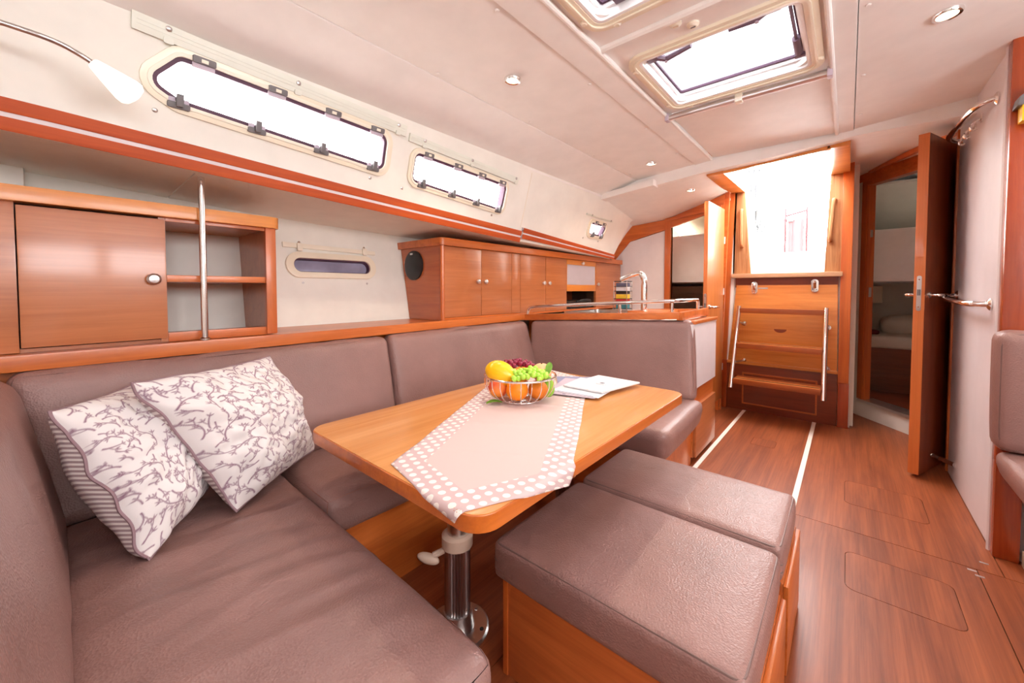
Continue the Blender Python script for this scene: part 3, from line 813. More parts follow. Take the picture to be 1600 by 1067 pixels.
def cabin_light(x, y, z, power, label):
    t = thing('cabin_light', (x, y, z), label, 'ceiling light')
    obj('light_rim', MB().lathe([(0.05, 0), (0.05, -0.010), (0.042, -0.014)], (x, y, z), 20), OUTW, t)
    obj('light_disc', MB().lathe([(0.040, 0), (0.040, -0.016)], (x, y, z), 20), LAMPGLOW, t)
    ld = bpy.data.lights.new('cabin_bulb', 'SPOT'); ld.energy = power; ld.spot_size = math.radians(150); ld.spot_blend = 0.9; ld.color = (1.0, 0.88, 0.74); ld.shadow_soft_size = 0.05
    o = bpy.data.objects.new('cabin_bulb', ld); COL.objects.link(o); o.parent = t; o.location = (0, 0, -0.02)
cabin_light(-1.40, 4.30, 1.815, 5.0, 'lit ceiling lamp in the heads behind the port door')
cabin_light(0.85, 4.75, 2.04, 6.0, 'unseen lamp added to brighten the starboard cabin')  # added lamp, out of sight, only brightens this cabin

# ---- companionway front (plane y = 4.0)
CY = 4.0
cf = thing('wall_companionway', (-0.43, CY, 0), 'cherry companionway bulkhead with engine box panels, sill and two posts', 'wall', kind='structure')
obj('back_board', B(-0.90, 0.03, CY + 0.02, CY + 0.06, 0.0, 1.19), CREAM, cf)
obj('lower_board', B(-0.830, -0.048, CY - 0.004, CY + 0.02, 0.0, 0.418), MAHOG, cf, bevel=0.002)
obj('lower_ledge', B(-0.828, -0.048, CY - 0.018, CY + 0.02, 0.414, 0.440), GOLDW, cf, bevel=0.004)
fo = rect(-0.706, -0.172, 0.060, 0.342); fi = rect(-0.694, -0.184, 0.072, 0.330)
obj('recess_frame', MB().ring(fo, fi, -0.012, 0.0, plane_y(CY)), CHERRYX, cf, bevel=0.002)
obj('recess_panel', MB().prism(fi, -0.008, 0.0, plane_y(CY)), MAHOG, cf)
ub = obj('upper_board', MB().prism([(-0.822, 0.440), (-0.052, 0.440), (-0.062, 1.120), (-0.764, 1.120)], -0.008, 0.02, plane_y(CY)), GOLDW, cf, bevel=0.003)
obj('finger_pull', MB().prism([(-0.43 + 0.045 * math.cos(a), 0.745 + 0.03 * math.sin(a)) for a in [math.pi + math.pi * k / 10 for k in range(11)]], -0.0095, -0.006, plane_y(CY)), MAHOG, ub)
obj('top_board', B(-0.775, -0.060, CY + 0.002, CY + 0.02, 1.10, 1.19), MAHOG, cf)
obj('sill', B(-0.800, -0.035, CY - 0.045, CY + 0.10, 1.185, 1.222), wood('worn_sill_wood', lin(206, 168, 130), lin(176, 130, 92), 'X', rough=0.6, coat=0.0), cf, bevel=0.005)
obj('post', MB().hexa([(-0.878, CY - 0.03, 0), (-0.826, CY - 0.03, 0), (-0.826, CY + 0.05, 0), (-0.878, CY + 0.05, 0), (-0.880, CY - 0.03, 0.44), (-0.827, CY - 0.03, 0.44), (-0.827, CY + 0.05, 0.44), (-0.880, CY + 0.05, 0.44)]), REDPOST, cf, bevel=0.004)
obj('post', MB().hexa([(-0.880, CY - 0.03, 0.44), (-0.830, CY - 0.03, 0.44), (-0.830, CY + 0.05, 0.44), (-0.880, CY + 0.05, 0.44), (-0.834, CY - 0.03, 1.965), (-0.786, CY - 0.03, 1.965), (-0.786, CY + 0.05, 1.965), (-0.834, CY + 0.05, 1.965)]), CHERRYZ, cf, bevel=0.004)
obj('pale_filler', MB().hexa([(-0.87, CY, 0.33), (-0.80, CY, 0.33), (-0.80, CY + 0.02, 0.33), (-0.87, CY + 0.02, 0.33), (-0.81, CY, 1.95), (-0.775, CY, 1.95), (-0.775, CY + 0.02, 1.95), (-0.81, CY + 0.02, 1.95)]), CREAM, cf)
obj('post', B(-0.048, 0.018, CY - 0.03, CY + 0.10, 0.35, 2.13), CHERRYZ, cf, bevel=0.006)
obj('post', B(-0.046, 0.020, CY - 0.03, CY + 0.12, 0.0, 0.35), REDPOST, cf, bevel=0.004)
obj('side_board', MB().prism([(-0.800, 1.222), (-0.657, 1.222), (-0.715, 1.975), (-0.800, 1.975)], 0.0, 0.03, plane_y(CY)), TEAKR, cf, bevel=0.003)
obj('side_board', MB().prism([(-0.148, 1.222), (-0.045, 1.222), (-0.045, 2.10), (-0.120, 2.10)], 0.0, 0.03, plane_y(CY)), TEAKR, cf, bevel=0.003)
obj('hatch_coaming', MB().hexa([(-0.800, 3.10, 1.906), (-0.690, 3.10, 1.906), (-0.713, 4.05, 1.950), (-0.840, 4.05, 1.950), (-0.800, 3.10, 2.09), (-0.690, 3.10, 2.09), (-0.713, 4.05, 2.09), (-0.840, 4.05, 2.09)]), GOLDW, cf, bevel=0.003)
obj('hatch_coaming', MB().hexa([(-0.119, 3.11, 1.946), (-0.008, 3.11, 1.946), (-0.006, 4.02, 1.986), (-0.128, 4.02, 1.986), (-0.119, 3.11, 2.10), (-0.008, 3.11, 2.10), (-0.010, 4.02, 2.10), (-0.125, 4.02, 2.10)]), GOLDW, cf, bevel=0.003)
obj('hatch_header', MB().hexa([(-0.72, 3.11, 1.908), (-0.10, 3.11, 1.942), (-0.10, 3.14, 1.944), (-0.72, 3.14, 1.910), (-0.72, 3.11, 2.09), (-0.10, 3.11, 2.09), (-0.10, 3.14, 2.09), (-0.72, 3.14, 2.09)]), GOLDW, cf, bevel=0.003)
# grab handles on the boards
for x0, x1, lab in ((-0.735, -0.728, 'worn wooden grab handle on the port side of the companionway'), (-0.098, -0.116, 'worn wooden grab handle on the starboard side of the companionway')):
    h = thing('wooden_grab_bar', (x1, CY - 0.03, 1.46), lab, 'handle', 'wooden grab handles in the companionway')
    obj('handle_bar', MB().tube(spline([(x0, CY, 1.79), (x0, CY - 0.035, 1.775), (x0 * 0.6 + x1 * 0.4, CY - 0.04, 1.66), (x0 * 0.3 + x1 * 0.7, CY - 0.04, 1.58), (x1, CY - 0.035, 1.485), (x1, CY, 1.465)], 5), 0.013, 10), TEAKR, h)
# chrome catches
for x, z in ((-0.625, 1.10), (-0.205, 1.115)):
    c = thing('panel_catch', (x, CY - 0.02, z - 0.05), 'chrome hasp on the engine panel below the sill, ' + ('port side' if x < -0.4 else 'starboard side'), 'catch', 'chrome hasps under the sill')
    obj('catch_plate', MB().prism(rrect(x - 0.024, x + 0.024, z - 0.055, z + 0.05, 0.022, 4), -0.016, -0.010, plane_y(CY)), CHROME, c, bevel=0.002)
    obj('catch_arm', MB().tube(spline([(x, CY - 0.014, z + 0.03), (x, CY - 0.035, z + 0.02), (x, CY - 0.02, z - 0.02)], 4), 0.010, 8), CHROME, c)
    for dx in (-0.012, 0.012): obj('catch_screw', MB().lathe([(0.004, 0), (0.004, 0.002)], (x + dx, CY - 0.016, z - 0.032), 8, (0, -1, 0)), PLASTIC, c)
obj('name_plate', B(-0.595, -0.525, CY - 0.0105, CY - 0.008, 1.088, 1.100), ALU, None, label='tiny metal plate beside the port hasp on the engine panel', cat='plate')

# ladder
TREADW = wood('worn_tread_wood', lin(166, 84, 34), lin(128, 58, 20), 'X', rough=0.4)
ld = thing('companionway_ladder', (-0.425, 3.75, 0.26), 'chrome-railed companionway ladder with three wooden treads', 'ladder')
def lad(z): return 3.905 - (0.935 - z) * 0.38
for x0, x1 in ((-0.722, -0.730), (-0.128, -0.122)):
    obj('rail', MB().tube([(x0, lad(0.935) , 0.935), (x1, lad(0.262), 0.262)], 0.0175, 14), CHROME, ld)
for x in (-0.715, -0.135):
    for z in (0.80, 0.47):
        br = obj('bracket', MB().tube([(x, lad(z), z), (x + (0.02 if x < -0.4 else 0.02), CY - 0.008, z - 0.02)], 0.008, 8), STEEL, ld)
        obj('bracket_foot', MB().lathe([(0.020, 0), (0.020, 0.006)], (x + 0.02, CY - 0.010, z - 0.02), 14, (0, -1, 0)), CHROME, br)
for z, dp in ((0.922, 0.075), (0.628, 0.16), (0.342, 0.19)):
    y = lad(z)
    st = obj('tread', B(-0.712, -0.138, y - 0.03, y + dp - 0.03, z - 0.042, z), TREADW, ld, bevel=0.004)
    for k in range(3 if dp > 0.1 else 1):
        obj('tread_grip', B(-0.700, -0.150, y - 0.022 + k * 0.030, y - 0.010 + k * 0.030, z, z + 0.0025), [GOLDW, BLACK, GOLDW][k] if dp > 0.1 else GOLDW, st)

# cockpit outside, washed out by daylight
ck = thing('cockpit', (-0.42, 5.5, 1.0), 'white cockpit seen through the open companionway in bright daylight', 'cockpit', kind='structure')
obj('cockpit_sole', B(-0.86, 0.02, 4.06, 8.0, 1.02, 1.15), OUTW, ck)
obj('bridge_deck', B(-0.80, -0.04, 4.30, 4.75, 1.15, 1.42), OUTW, ck, bevel=0.03)
obj('cockpit_side', B(-2.2, -0.87, 4.06, 8.0, 1.15, 1.62), OUTW, ck, bevel=0.03)
obj('cockpit_side', B(0.03, 2.0, 4.8, 8.0, 1.15, 1.62), OUTW, ck, bevel=0.03)
obj('engine_bay', B(-0.86, 0.02, 4.06, 6.4, 0.0, 1.02), OUTW, ck)
wp = thing('helm_guard', (-0.35, 6.6, 1.15), 'thin dark red hoop frame in the cockpit beyond the companionway', 'frame')
REDM = plain('dark_red_tube', lin(62, 8, 18), 0.4)
PINKC = plain('pink_faded_canvas', lin(120, 76, 78), 0.7)
for x in (-0.68, -0.44): obj('upright', MB().tube([(x, 6.6, 1.15), (x, 6.6, 2.20)], 0.014, 8), REDM, wp)
obj('cross_bar', MB().tube([(-0.67, 6.6, 2.10), (-0.45, 6.6, 2.15)], 0.012, 8), REDM, wp)
obj('canvas', MB().grid(8, 8, lambda u, v: (-0.65 + 0.18 * u, 6.62 + 0.02 * math.sin(u * 9), 1.55 + 0.5 * v)), PINKC, wp)
rp = thing('rope_coil', (-1.05, 5.6, 1.62), 'pale coiled rope hanging in the cockpit, left in the companionway view', 'rope')
GREYR = plain('pale_grey_rope', lin(96, 96, 98), 0.8)
for k in range(5):
    a = k * 0.05
    obj('rope_loop', MB().tube([(-1.03 + a + 0.07 * math.cos(q), 5.6 + 0.02 * k, 2.2 + 0.42 * math.sin(q)) for q in [2 * math.pi * i / 20 for i in range(20)]], 0.014, 6, closed=True), GREYR, rp)
for i, (x, y, z, w) in enumerate(((-0.98, 6.3, 1.80, 0.20), (-0.98, 6.3, 1.88, 0.20), (-0.70, 6.6, 2.02, 0.22))):
    obj('winch_block', B(x - w / 2, x + w / 2, y, y + 0.06, z, z + 0.035), GREYR, None, bevel=0.006, label=['lowest grey fitting left of the red hoop in the cockpit', 'upper grey fitting left of the red hoop in the cockpit', 'topmost grey fitting above the red hoop in the cockpit'][i], cat='fitting', group='grey cockpit fittings')

# ---- starboard diagonal bulkhead with door frame
DA = Vector((0.03, 4.55, 0)); DB = Vector((0.60, 3.80, 0)); DD = (DB - DA).normalized(); DN = Vector((-DD.y, DD.x, 0))
def diag(u, v, w): return tuple(DA + DD * u + DN * w + Vector((0, 0, v)))
dg = thing('wall_starboard_aft', (0.3, 4.2, 0), 'slanted cream bulkhead with cherry door frame and raised threshold on the starboard side', 'wall', kind='structure')
LD = (DB - DA).length
obj('bulkhead_core', plate_with_holes(rect(-0.12, LD, 0.0, 2.12), [rect(0.135, LD - 0.08, 0.13, 1.955)], 0.0, 0.045, diag), CREAM, dg, smooth=0)
obj('door_jamb', MB().prism(rect(0.087, 0.140, 0.15, 1.985), -0.012, 0.02, diag), CHERRYZ, dg, bevel=0.003)
obj('jamb_lining', MB().prism(rect(0.136, 0.146, 0.15, 1.96), -0.005, 0.05, diag), CHERRYZ, dg)
obj('strike_plate', MB().prism(rect(0.146, 0.148, 1.02, 1.10), 0.015, 0.035, diag), STEEL, dg)
obj('strike_plate', MB().prism(rect(0.146, 0.148, 1.52, 1.58), 0.015, 0.035, diag), STEEL, dg)
obj('header_rail', MB().prism(rect(0.087, LD, 1.950, 1.995), -0.012, 0.06, diag), CHERRYX, dg, bevel=0.003)
obj('header_board', MB().prism(rect(-0.06, LD, 1.995, 2.06), -0.006, 0.05, diag), CHERRYX, dg)
obj('threshold', MB().prism(rect(0.10, LD, 0.128, 0.150), -0.02, 0.12, diag), ALU, dg, bevel=0.002)
obj('ceiling_trim', MB().hexa([(0.105, 4.40, 2.045), (0.125, 4.42, 2.045), (0.485, 3.50, 2.000), (0.465, 3.48, 2.000), (0.105, 4.40, 2.065), (0.125, 4.42, 2.065), (0.485, 3.50, 2.040), (0.465, 3.48, 2.040)]), CHERRY, dg)
obj('return_wall', B(0.018, 0.05, 4.08, 4.60, 0, 2.10), CREAM, dg)
obj('return_wall', MB().hexa([(0.485, 3.44, 0), (0.51, 3.43, 0), (0.64, 3.82, 0), (0.615, 3.83, 0), (0.485, 3.44, 2.06), (0.51, 3.43, 2.06), (0.64, 3.82, 2.06), (0.615, 3.83, 2.06)]), DOORW, dg)

# starboard cabin
sc_ = thing('wall_starboard_cabin', (0.6, 5.5, 0), 'dim cream cabin seen through the starboard door frame', 'wall', kind='structure')
obj('cabin_wall', B(0.03, 1.7, 5.86, 5.90, 0, 2.1), CREAM, sc_)
obj('cabin_side', B(-0.01, 0.03, 4.56, 5.9, 0, 2.1), CREAM, sc_)
obj('cabin_floor', MB().prism([(0.07, 4.60), (0.66, 3.86), (1.7, 3.86), (1.7, 5.86), (0.03, 5.86)], 0.0, 0.12, XY()), MAHOG, sc_, smooth=0)
obj('overhead_locker', B(0.05, 1.7, 5.45, 5.86, 1.28, 1.42), CREAM, sc_, bevel=0.02)
obj('ceiling_slope', MB().slab(1, 1, lambda u, v: (0.03 + 1.7 * u, 5.0 + 0.87 * v, 2.05 - 0.48 * v), 0.02), CREAM, sc_)
obj('locker_box', B(0.05, 0.27, 5.55, 5.86, 0.94, 1.12), GEL, sc_, bevel=0.008)
bed = thing('bunk', (0.8, 5.4, 0.12), 'low bunk with brown wooden front in the starboard cabin', 'bed')
obj('bunk_front', B(0.04, 1.68, 5.06, 5.10, 0.12, 0.53), BROWNF, bed)
for z in (0.25, 0.39): obj('bunk_groove', B(0.04, 1.68, 5.056, 5.062, z, z + 0.004), MAHOG, bed)
obj('mattress', cushion(box8(0.05, 1.68, 5.07, 5.84, 0.52, 0.64), 0.03, (0, 0, 0.01)), BEDLINEN, bed, smooth=60, weld=True)
obj('bed_pillow', cushion(box8(0.26, 0.80, 5.36, 5.78, 0.63, 0.80), 0.07, (0, 0, 0.03)), BEDLINEN, None, smooth=60, weld=True, label='cream pillow lying on the bunk in the starboard cabin', cat='pillow')
obj('folded_cloth', cushion(box8(0.08, 0.24, 5.20, 5.30, 0.648, 0.68), 0.012), plain('wine_red_cloth', lin(112, 40, 48), 0.8), None, smooth=60, weld=True, label='small wine-red folded cloth on the bunk', cat='cloth')

# ---- starboard partition, post and open door
pr_ = thing('wall_partition', (0.49, 3.0, 0), 'pale lilac-white laminate partition beside the open starboard door', 'wall', kind='structure')
obj('partition_panel', B(0.472, 0.51, 2.50, 3.43, 0.0, 2.07), PANELW, pr_, smooth=0)
obj('end_trim', B(0.462, 0.515, 3.425, 3.46, 0.0, 2.07), CHERRYZ, pr_, bevel=0.006)
obj('corner_bead', MB().tube([(0.468, 2.500, 0.0), (0.468, 2.500, 2.06)], 0.010, 10), PANELW, pr_)
obj('post', B(0.464, 0.535, 2.44, 2.50, 0.0, 2.07), REDPOST, None, bevel=0.008, label='glossy red mahogany post at the right edge of the cabin', cat='post', kind='structure')
sw = thing('wall_seat_back', (1.1, 2.5, 0), 'white bulkhead behind the right-hand seat with a cherry rail', 'wall', kind='structure')
obj('bulkhead_panel', B(0.53, 1.72, 2.47, 2.51, 0.0, 2.07), WHITE, sw)
obj('wood_rail', B(0.536, 1.70, 2.435, 2.475, 0.945, 0.985), CHERRYX, sw, bevel=0.004)
door_leaf('door_2', (0.575, 3.85), (0.305, 3.19), 0.046, 0.02, 1.955, 'tall cherry cabin door standing open against the white partition', DOORW, DOORE, 1.06, -1)
# chrome grab rails on the partition
def grab_rail(pts, label, feet):
    t = thing('grab_rail', pts[len(pts) // 2], label, 'grab rail', 'chrome grab rails on the partition')
    obj('rail_tube', MB().tube(spline(pts, 6), 0.013, 12), CHROME, t)
    for p in feet:
        obj('rail_foot', MB().lathe([(0.027, 0), (0.027, 0.004), (0.020, 0.009), (0.014, 0.012)], p, 18, (-1, 0, 0)), CHROME, t)
    return t
grab_rail([(0.470, 2.66, 1.905), (0.440, 2.67, 1.902), (0.412, 2.72, 1.898), (0.402, 2.85, 1.898), (0.400, 3.10, 1.910), (0.402, 3.21, 1.915), (0.420, 3.28, 1.915), (0.445, 3.32, 1.914), (0.470, 3.33, 1.914)], 'chrome grab rail high on the white partition near the ceiling', [(0.471, 2.66, 1.905), (0.471, 3.33, 1.914)])
grab_rail([(0.470, 2.64, 1.017), (0.440, 2.65, 1.017), (0.412, 2.69, 1.018), (0.402, 2.80, 1.022), (0.400, 3.00, 1.028), (0.402, 3.15, 1.033), (0.420, 3.25, 1.040), (0.445, 3.30, 1.045), (0.470, 3.31, 1.05)], 'chrome grab rail at waist height on the white partition', [(0.471, 2.64, 1.017), (0.471, 3.31, 1.05)])
for i, y in enumerate((2.92, 3.05, 3.18)):
    hk = thing('coat_hook', (0.47, y, 1.86), ['nearest', 'middle', 'farthest'][i] + ' small chrome coat hook under the high grab rail', 'hook', 'chrome coat hooks')
    obj('hook_arm', MB().tube(spline([(0.471, y, 1.905), (0.445, y, 1.890), (0.435, y, 1.870), (0.440, y, 1.855), (0.455, y, 1.86)], 4), 0.006, 8), CHROME, hk)
    obj('hook_plate', B(0.467, 0.472, y - 0.012, y + 0.012, 1.885, 1.925), CHROME, hk, bevel=0.002)
ds = thing('door_stop', (0.44, 3.3, 0.09), 'chrome barrel door stop low between the open door and the partition', 'door stop')
obj('stop_barrel', MB().tube([(0.472, 3.235, 0.105), (0.425, 3.30, 0.105)], 0.013, 12), CHROME, ds)
obj('stop_neck', MB().tube([(0.425, 3.30, 0.105), (0.395, 3.345, 0.105)], 0.009, 10), STEEL, ds)
obj('stop_tip', MB().tube([(0.398, 3.340, 0.105), (0.385, 3.36, 0.105)], 0.012, 10), CHROME, ds)
# ================================================================== FURNITURE
def knob(par, x, y, z, r=0.016):
    k = obj('knob', MB().lathe([(r * 0.55, 0), (r * 0.5, 0.006), (r, 0.012), (r * 1.02, 0.018), (r * 0.7, 0.024), (r * 0.2, 0.026)], (x, y, z), 18, (1, 0, 0)), ALU, par, label='satin metal knob')
    return k

# ---- ledge behind the settee
lg = thing('settee_ledge', (-1.9, 0.5, 0.85), 'long orange cherry ledge running behind the port settee backrests', 'ledge')
obj('ledge_board', B(-2.118, -1.762, -1.3, 2.2, 0.872, 0.896), CHERRY, lg)
obj('ledge_front', MB().prism([(-1.3, 0.848), (0.6, 0.853), (2.19, 0.866), (2.19, 0.907), (0.6, 0.899), (-1.3, 0.894)], -0.030, 0.0, plane_x(-1.745)), CHERRY, lg, bevel=0.004)
obj('ledge_support', B(-1.93, -1.83, -1.3, 2.2, 0.0, 0.870), CHERRY, lg)

# ---- forward port locker with sliding door and open shelves
lk = thing('wall_locker', (-1.95, 0.1, 0.9), 'cherry wall locker with one sliding door and open shelves, left of the portlight', 'locker')
FX = -1.800
top = MB().prism(round_poly([(-2.21, -1.25), (-1.772, -1.25), (-1.772, 0.602), (-2.21, 0.602)], [0.001, 0.001, 0.03, 0.001], 5), 1.330, 1.374, XY())
obj('top_board', top, LIGHTW, lk, bevel=0.006)
obj('side_panel', MB().prism([(-2.125, 0.90), (FX, 0.90), (FX, 1.332), (-2.20, 1.332)], 0.0, 0.022, lambda u, v, w: (u, 0.566 + w, v)), PANEL, lk)
obj('end_stile', B(FX - 0.02, FX + 0.010, 0.552, 0.590, 0.90, 1.332), CHERRYZ, lk, bevel=0.005)
obj('divider', MB().prism([(-2.125, 0.90), (FX - 0.004, 0.90), (FX - 0.004, 1.332), (-2.20, 1.332)], 0.0, 0.018, lambda u, v, w: (u, 0.230 + w, v)), PANEL, lk)
obj('shelf', B(-2.17, FX, 0.248, 0.566, 1.108, 1.132), CHERRY, lk, bevel=0.003)
obj('bottom_board', B(-2.12, FX - 0.01, -1.25, 0.566, 0.897, 0.908), PANEL, lk)
obj('bottom_rail', B(FX - 0.018, FX, 0.248, 0.555, 0.898, 0.930), CHERRY, lk, bevel=0.003)
obj('top_rail', B(FX - 0.018, FX, 0.248, 0.555, 1.318, 1.334), CHERRY, lk, bevel=0.002)
obj('fixed_panel', B(FX - 0.018, FX, -1.25, -0.0765, 0.898, 1.332), PANEL, lk, bevel=0.002)
obj('back_board', B(FX - 0.04, FX - 0.03, -0.10, 0.24, 0.898, 1.332), SHADOWGAP, lk)
dr = obj('sliding_door', B(FX - 0.012, FX + 0.010, -0.0735, 0.246, 0.912, 1.322), PANEL, lk, bevel=0.003)
kb = knob(dr, FX + 0.010, 0.212, 1.116, 0.019)
po = thing('grab_pole', (-1.762, 0.343, 0.9), 'slim chrome grab pole rising from the ledge in front of the open shelves', 'pole')
obj('pole_tube', MB().tube([(-1.762, 0.343, 0.903), (-1.762, 0.343, 1.484)], 0.0105, 14), CHROME, po)
obj('pole_foot', MB().lathe([(0.017, 0), (0.017, 0.006), (0.012, 0.010)], (-1.762, 0.343, 0.899), 16), CHROME, po)

# ---- galley wall unit
gl = thing('galley_locker', (-2.0, 2.6, 0.9), 'long cherry galley wall unit with four doors, a glass flap and an end door', 'locker')
Y0, Y1 = 1.463, 3.74
xh = lambda z: -2.19 - 0.2 * (z - 1.21) + 0.004
obj('top_board', MB().prism(round_poly([(-2.225, Y0 - 0.02), (-1.778, Y0 - 0.02), (-1.778, Y1 + 0.08), (-2.225, Y1 + 0.08)], [0.001, 0.025, 0.001, 0.001], 5), 1.340, 1.384, XY()), CHERRY, gl, bevel=0.006)
obj('end_panel', MB().prism([(xh(0.9) , 0.898), (FX, 0.898), (FX, 1.342), (xh(1.34), 1.342)], 0, 0.022, lambda u, v, w: (u, Y0 + w, v)), PANELX, gl)
obj('corner_post', MB().tube([(FX - 0.006, Y0 + 0.008, 0.90), (FX - 0.006, Y0 + 0.008, 1.341)], 0.014, 12), CHERRYZ, gl)
obj('carcass', B(-2.10, FX - 0.022, Y0 + 0.02, 2.800, 0.898, 1.341), SHADOWGAP, gl)
obj('carcass', B(-2.10, FX - 0.022, 3.300, Y1 + 0.08, 0.898, 1.341), SHADOWGAP, gl)
obj('carcass', B(-2.10, FX - 0.022, 2.800, 3.300, 1.070, 1.341), SHADOWGAP, gl)
obj('nook_back', B(-2.10, -2.06, 2.800, 3.300, 0.898, 1.070), MAHOG, gl)
obj('bottom_rail', B(FX - 0.02, FX - 0.002, Y0 + 0.02, Y1, 0.898, 0.914), CHERRY, gl)
for a, b_, ky in ((1.484, 1.786, 1.750), (1.790, 2.088, 1.818), (2.186, 2.496, 2.463), (2.500, 2.798, 2.535), (3.302, Y1 + 0.08, 3.328)):
    d = obj('door', B(FX - 0.022, FX, a, b_, 0.916, 1.338), PANEL, gl, bevel=0.002)
    knob(d, FX, ky, 1.133, 0.015)
obj('stile', B(FX - 0.022, FX, 2.090, 2.183, 0.916, 1.338), PANEL, gl, bevel=0.002)
fl = obj('flap', MB().ring(rect(2.802, 3.298, 1.068, 1.338), rect(2.806, 3.294, 1.124, 1.296), -0.022, 0.0, plane_x(FX)), LIGHTW, gl, bevel=0.002)
obj('flap_glass', MB().prism(rect(2.804, 3.296, 1.122, 1.298), -0.014, -0.006, plane_x(FX)), FROST, fl)
knob(fl, FX, 3.045, 1.314, 0.015)
ap = thing('black_appliance', (-1.88, 3.05, 0.9), 'black kitchen appliance in the open nook under the glass flap', 'appliance')
obj('appliance_body', B(-2.02, -1.83, 2.83, 3.27, 0.899, 0.985), BLACK, ap, bevel=0.015)
obj('appliance_handle', MB().tube(spline([(-1.83, 3.02, 0.965), (-1.80, 3.05, 0.985), (-1.80, 3.18, 0.985), (-1.83, 3.24, 0.96)], 5), 0.012, 8), BLACK, ap)
obj('steel_edge', B(-1.832, -1.826, 2.84, 3.02, 0.975, 0.983), CHROME, ap)
sp = thing('loudspeaker', (-2.07, Y0 - 0.01, 1.15), 'round dark loudspeaker on the end of the galley wall unit', 'speaker')
obj('speaker_ring', MB().lathe([(0.092, 0), (0.092, 0.010), (0.080, 0.016)], (-2.068, Y0, 1.232), 32, (0, -1, 0)), BLACK, sp)
obj('speaker_grille', MB().lathe([(0.080, 0.008), (0.074, 0.013), (0.03, 0.016), (0.024, 0.010), (0.012, 0.013), (0.001, 0.014)], (-2.068, Y0, 1.232), 32, (0, -1, 0)), SPEAK, sp)
obj('speaker_badge', B(-2.085, -2.060, Y0 - 0.020, Y0 - 0.014, 1.298, 1.308), ALU, sp)

# ---- galley peninsula
pn = thing('galley_peninsula', (-1.1, 2.7, 0.0), 'galley peninsula behind the aft backrest with white side panel and cherry drawers', 'counter')
PF0, PF1 = Vector((-1.745, 2.19, 0)), Vector((-0.775, 2.46, 0))
body = [(-1.78, 2.26), (-0.715, 2.56), (-0.715, 3.02), (-1.25, 3.02), (-1.25, 3.84), (-1.78, 3.84)]
obj('counter_body', MB().prism(body, 0.03, 0.862, XY()), CHERRY, pn, smooth=0)
obj('worktop', MB().prism([(-1.80, 2.22), (-0.74, 2.50), (-0.70, 3.03), (-1.22, 3.03), (-1.22, 3.84), (-1.80, 3.84)], 0.862, 0.884, XY()), WHITE, pn, smooth=0)
obj('worktop_lip', MB().hexa([(-0.79, 2.47, 0.862), (-0.690, 2.50, 0.872), (-0.690, 3.03, 0.872), (-0.80, 3.03, 0.862), (-0.79, 2.47, 0.884), (-0.690, 2.50, 0.892), (-0.690, 3.03, 0.892), (-0.80, 3.03, 0.884)]), CHERRY, pn, bevel=0.004)
def fid(p0, p1, z0, z1, h, th, nm='fiddle'):
    p0, p1 = Vector(p0), Vector(p1); d = (p1 - p0).normalized(); n2 = Vector((-d.y, d.x)) * th
    q = [p0, p1, p1 + n2, p0 + n2]
    return obj(nm, MB().hexa([(q[0].x, q[0].y, z0 - h), (q[1].x, q[1].y, z1 - h), (q[2].x, q[2].y, z1 - h), (q[3].x, q[3].y, z0 - h),
                              (q[0].x, q[0].y, z0), (q[1].x, q[1].y, z1), (q[2].x, q[2].y, z1), (q[3].x, q[3].y, z0)]), CHERRYX, pn, bevel=0.006)
fid((-1.750, 2.165), (-0.770, 2.440), 0.905, 0.944, 0.042, 0.05)
fid((-0.752, 2.445), (-0.752, 3.02), 0.944, 0.950, 0.050, 0.035)
fid((-0.752, 3.03), (-1.22, 3.03), 0.945, 0.93, 0.05, 0.025, 'rear_fiddle')
obj('white_panel', B(-0.716, -0.698, 2.47, 3.010, 0.470, 0.870), PANELW, pn, bevel=0.002)
obj('vent_slot', B(-0.708, -0.700, 2.60, 2.95, 0.873, 0.884), SHADOWGAP, pn)
obj('drawer', B(-0.716, -0.696, 2.560, 3.015, 0.035, 0.358), PANEL, pn, bevel=0.004)
obj('drawer_recess', B(-0.722, -0.714, 2.50, 3.015, 0.358, 0.470), CHERRY, pn)
rl = thing('galley_rail', (-1.2, 2.35, 0.9), 'chrome guard rail along the galley peninsula', 'rail')
obj('rail_tube', MB().tube(spline([(-1.735, 2.185, 0.908), (-1.725, 2.190, 0.945), (-1.67, 2.205, 0.962), (-1.3, 2.315, 0.985), (-0.90, 2.425, 1.008), (-0.80, 2.47, 1.012), (-0.772, 2.60, 1.013), (-0.770, 2.78, 1.013), (-0.770, 2.82, 1.005), (-0.770, 2.83, 0.950)], 6), 0.011, 12), CHROME, rl)
for p, h in (((-1.12, 2.37), 0.99), ((-0.82, 2.462), 1.008)):
    obj('rail_post', MB().tube([(p[0], p[1], 0.925), (p[0], p[1], h)], 0.010, 10), CHROME, rl)
fc = thing('galley_tap', (-1.10, 2.66, 0.884), 'tall arched chrome galley tap over the sink', 'tap')
obj('tap_spout', MB().tube(spline([(-1.085, 2.68, 0.886), (-1.085, 2.68, 1.10), (-1.090, 2.68, 1.165), (-1.115, 2.67, 1.195), (-1.16, 2.65, 1.185), (-1.235, 2.63, 1.150)], 8), [0.020] * 24 + [0.017] * 17, 12), CHROME, fc)
obj('tap_base', MB().lathe([(0.03, 0), (0.03, 0.02), (0.022, 0.03)], (-1.085, 2.68, 0.884), 18), CHROME, fc)
sk = thing('galley_sink', (-1.35, 2.7, 0.8), 'steel sink rim set into the galley worktop behind the rail', 'sink')
obj('sink_rim', MB().ring(rrect(-1.62, -1.14, 2.45, 2.95, 0.05), rrect(-1.58, -1.18, 2.49, 2.91, 0.04), 0.0, 0.035, XY(0.884)), STEEL, sk, bevel=0.004)
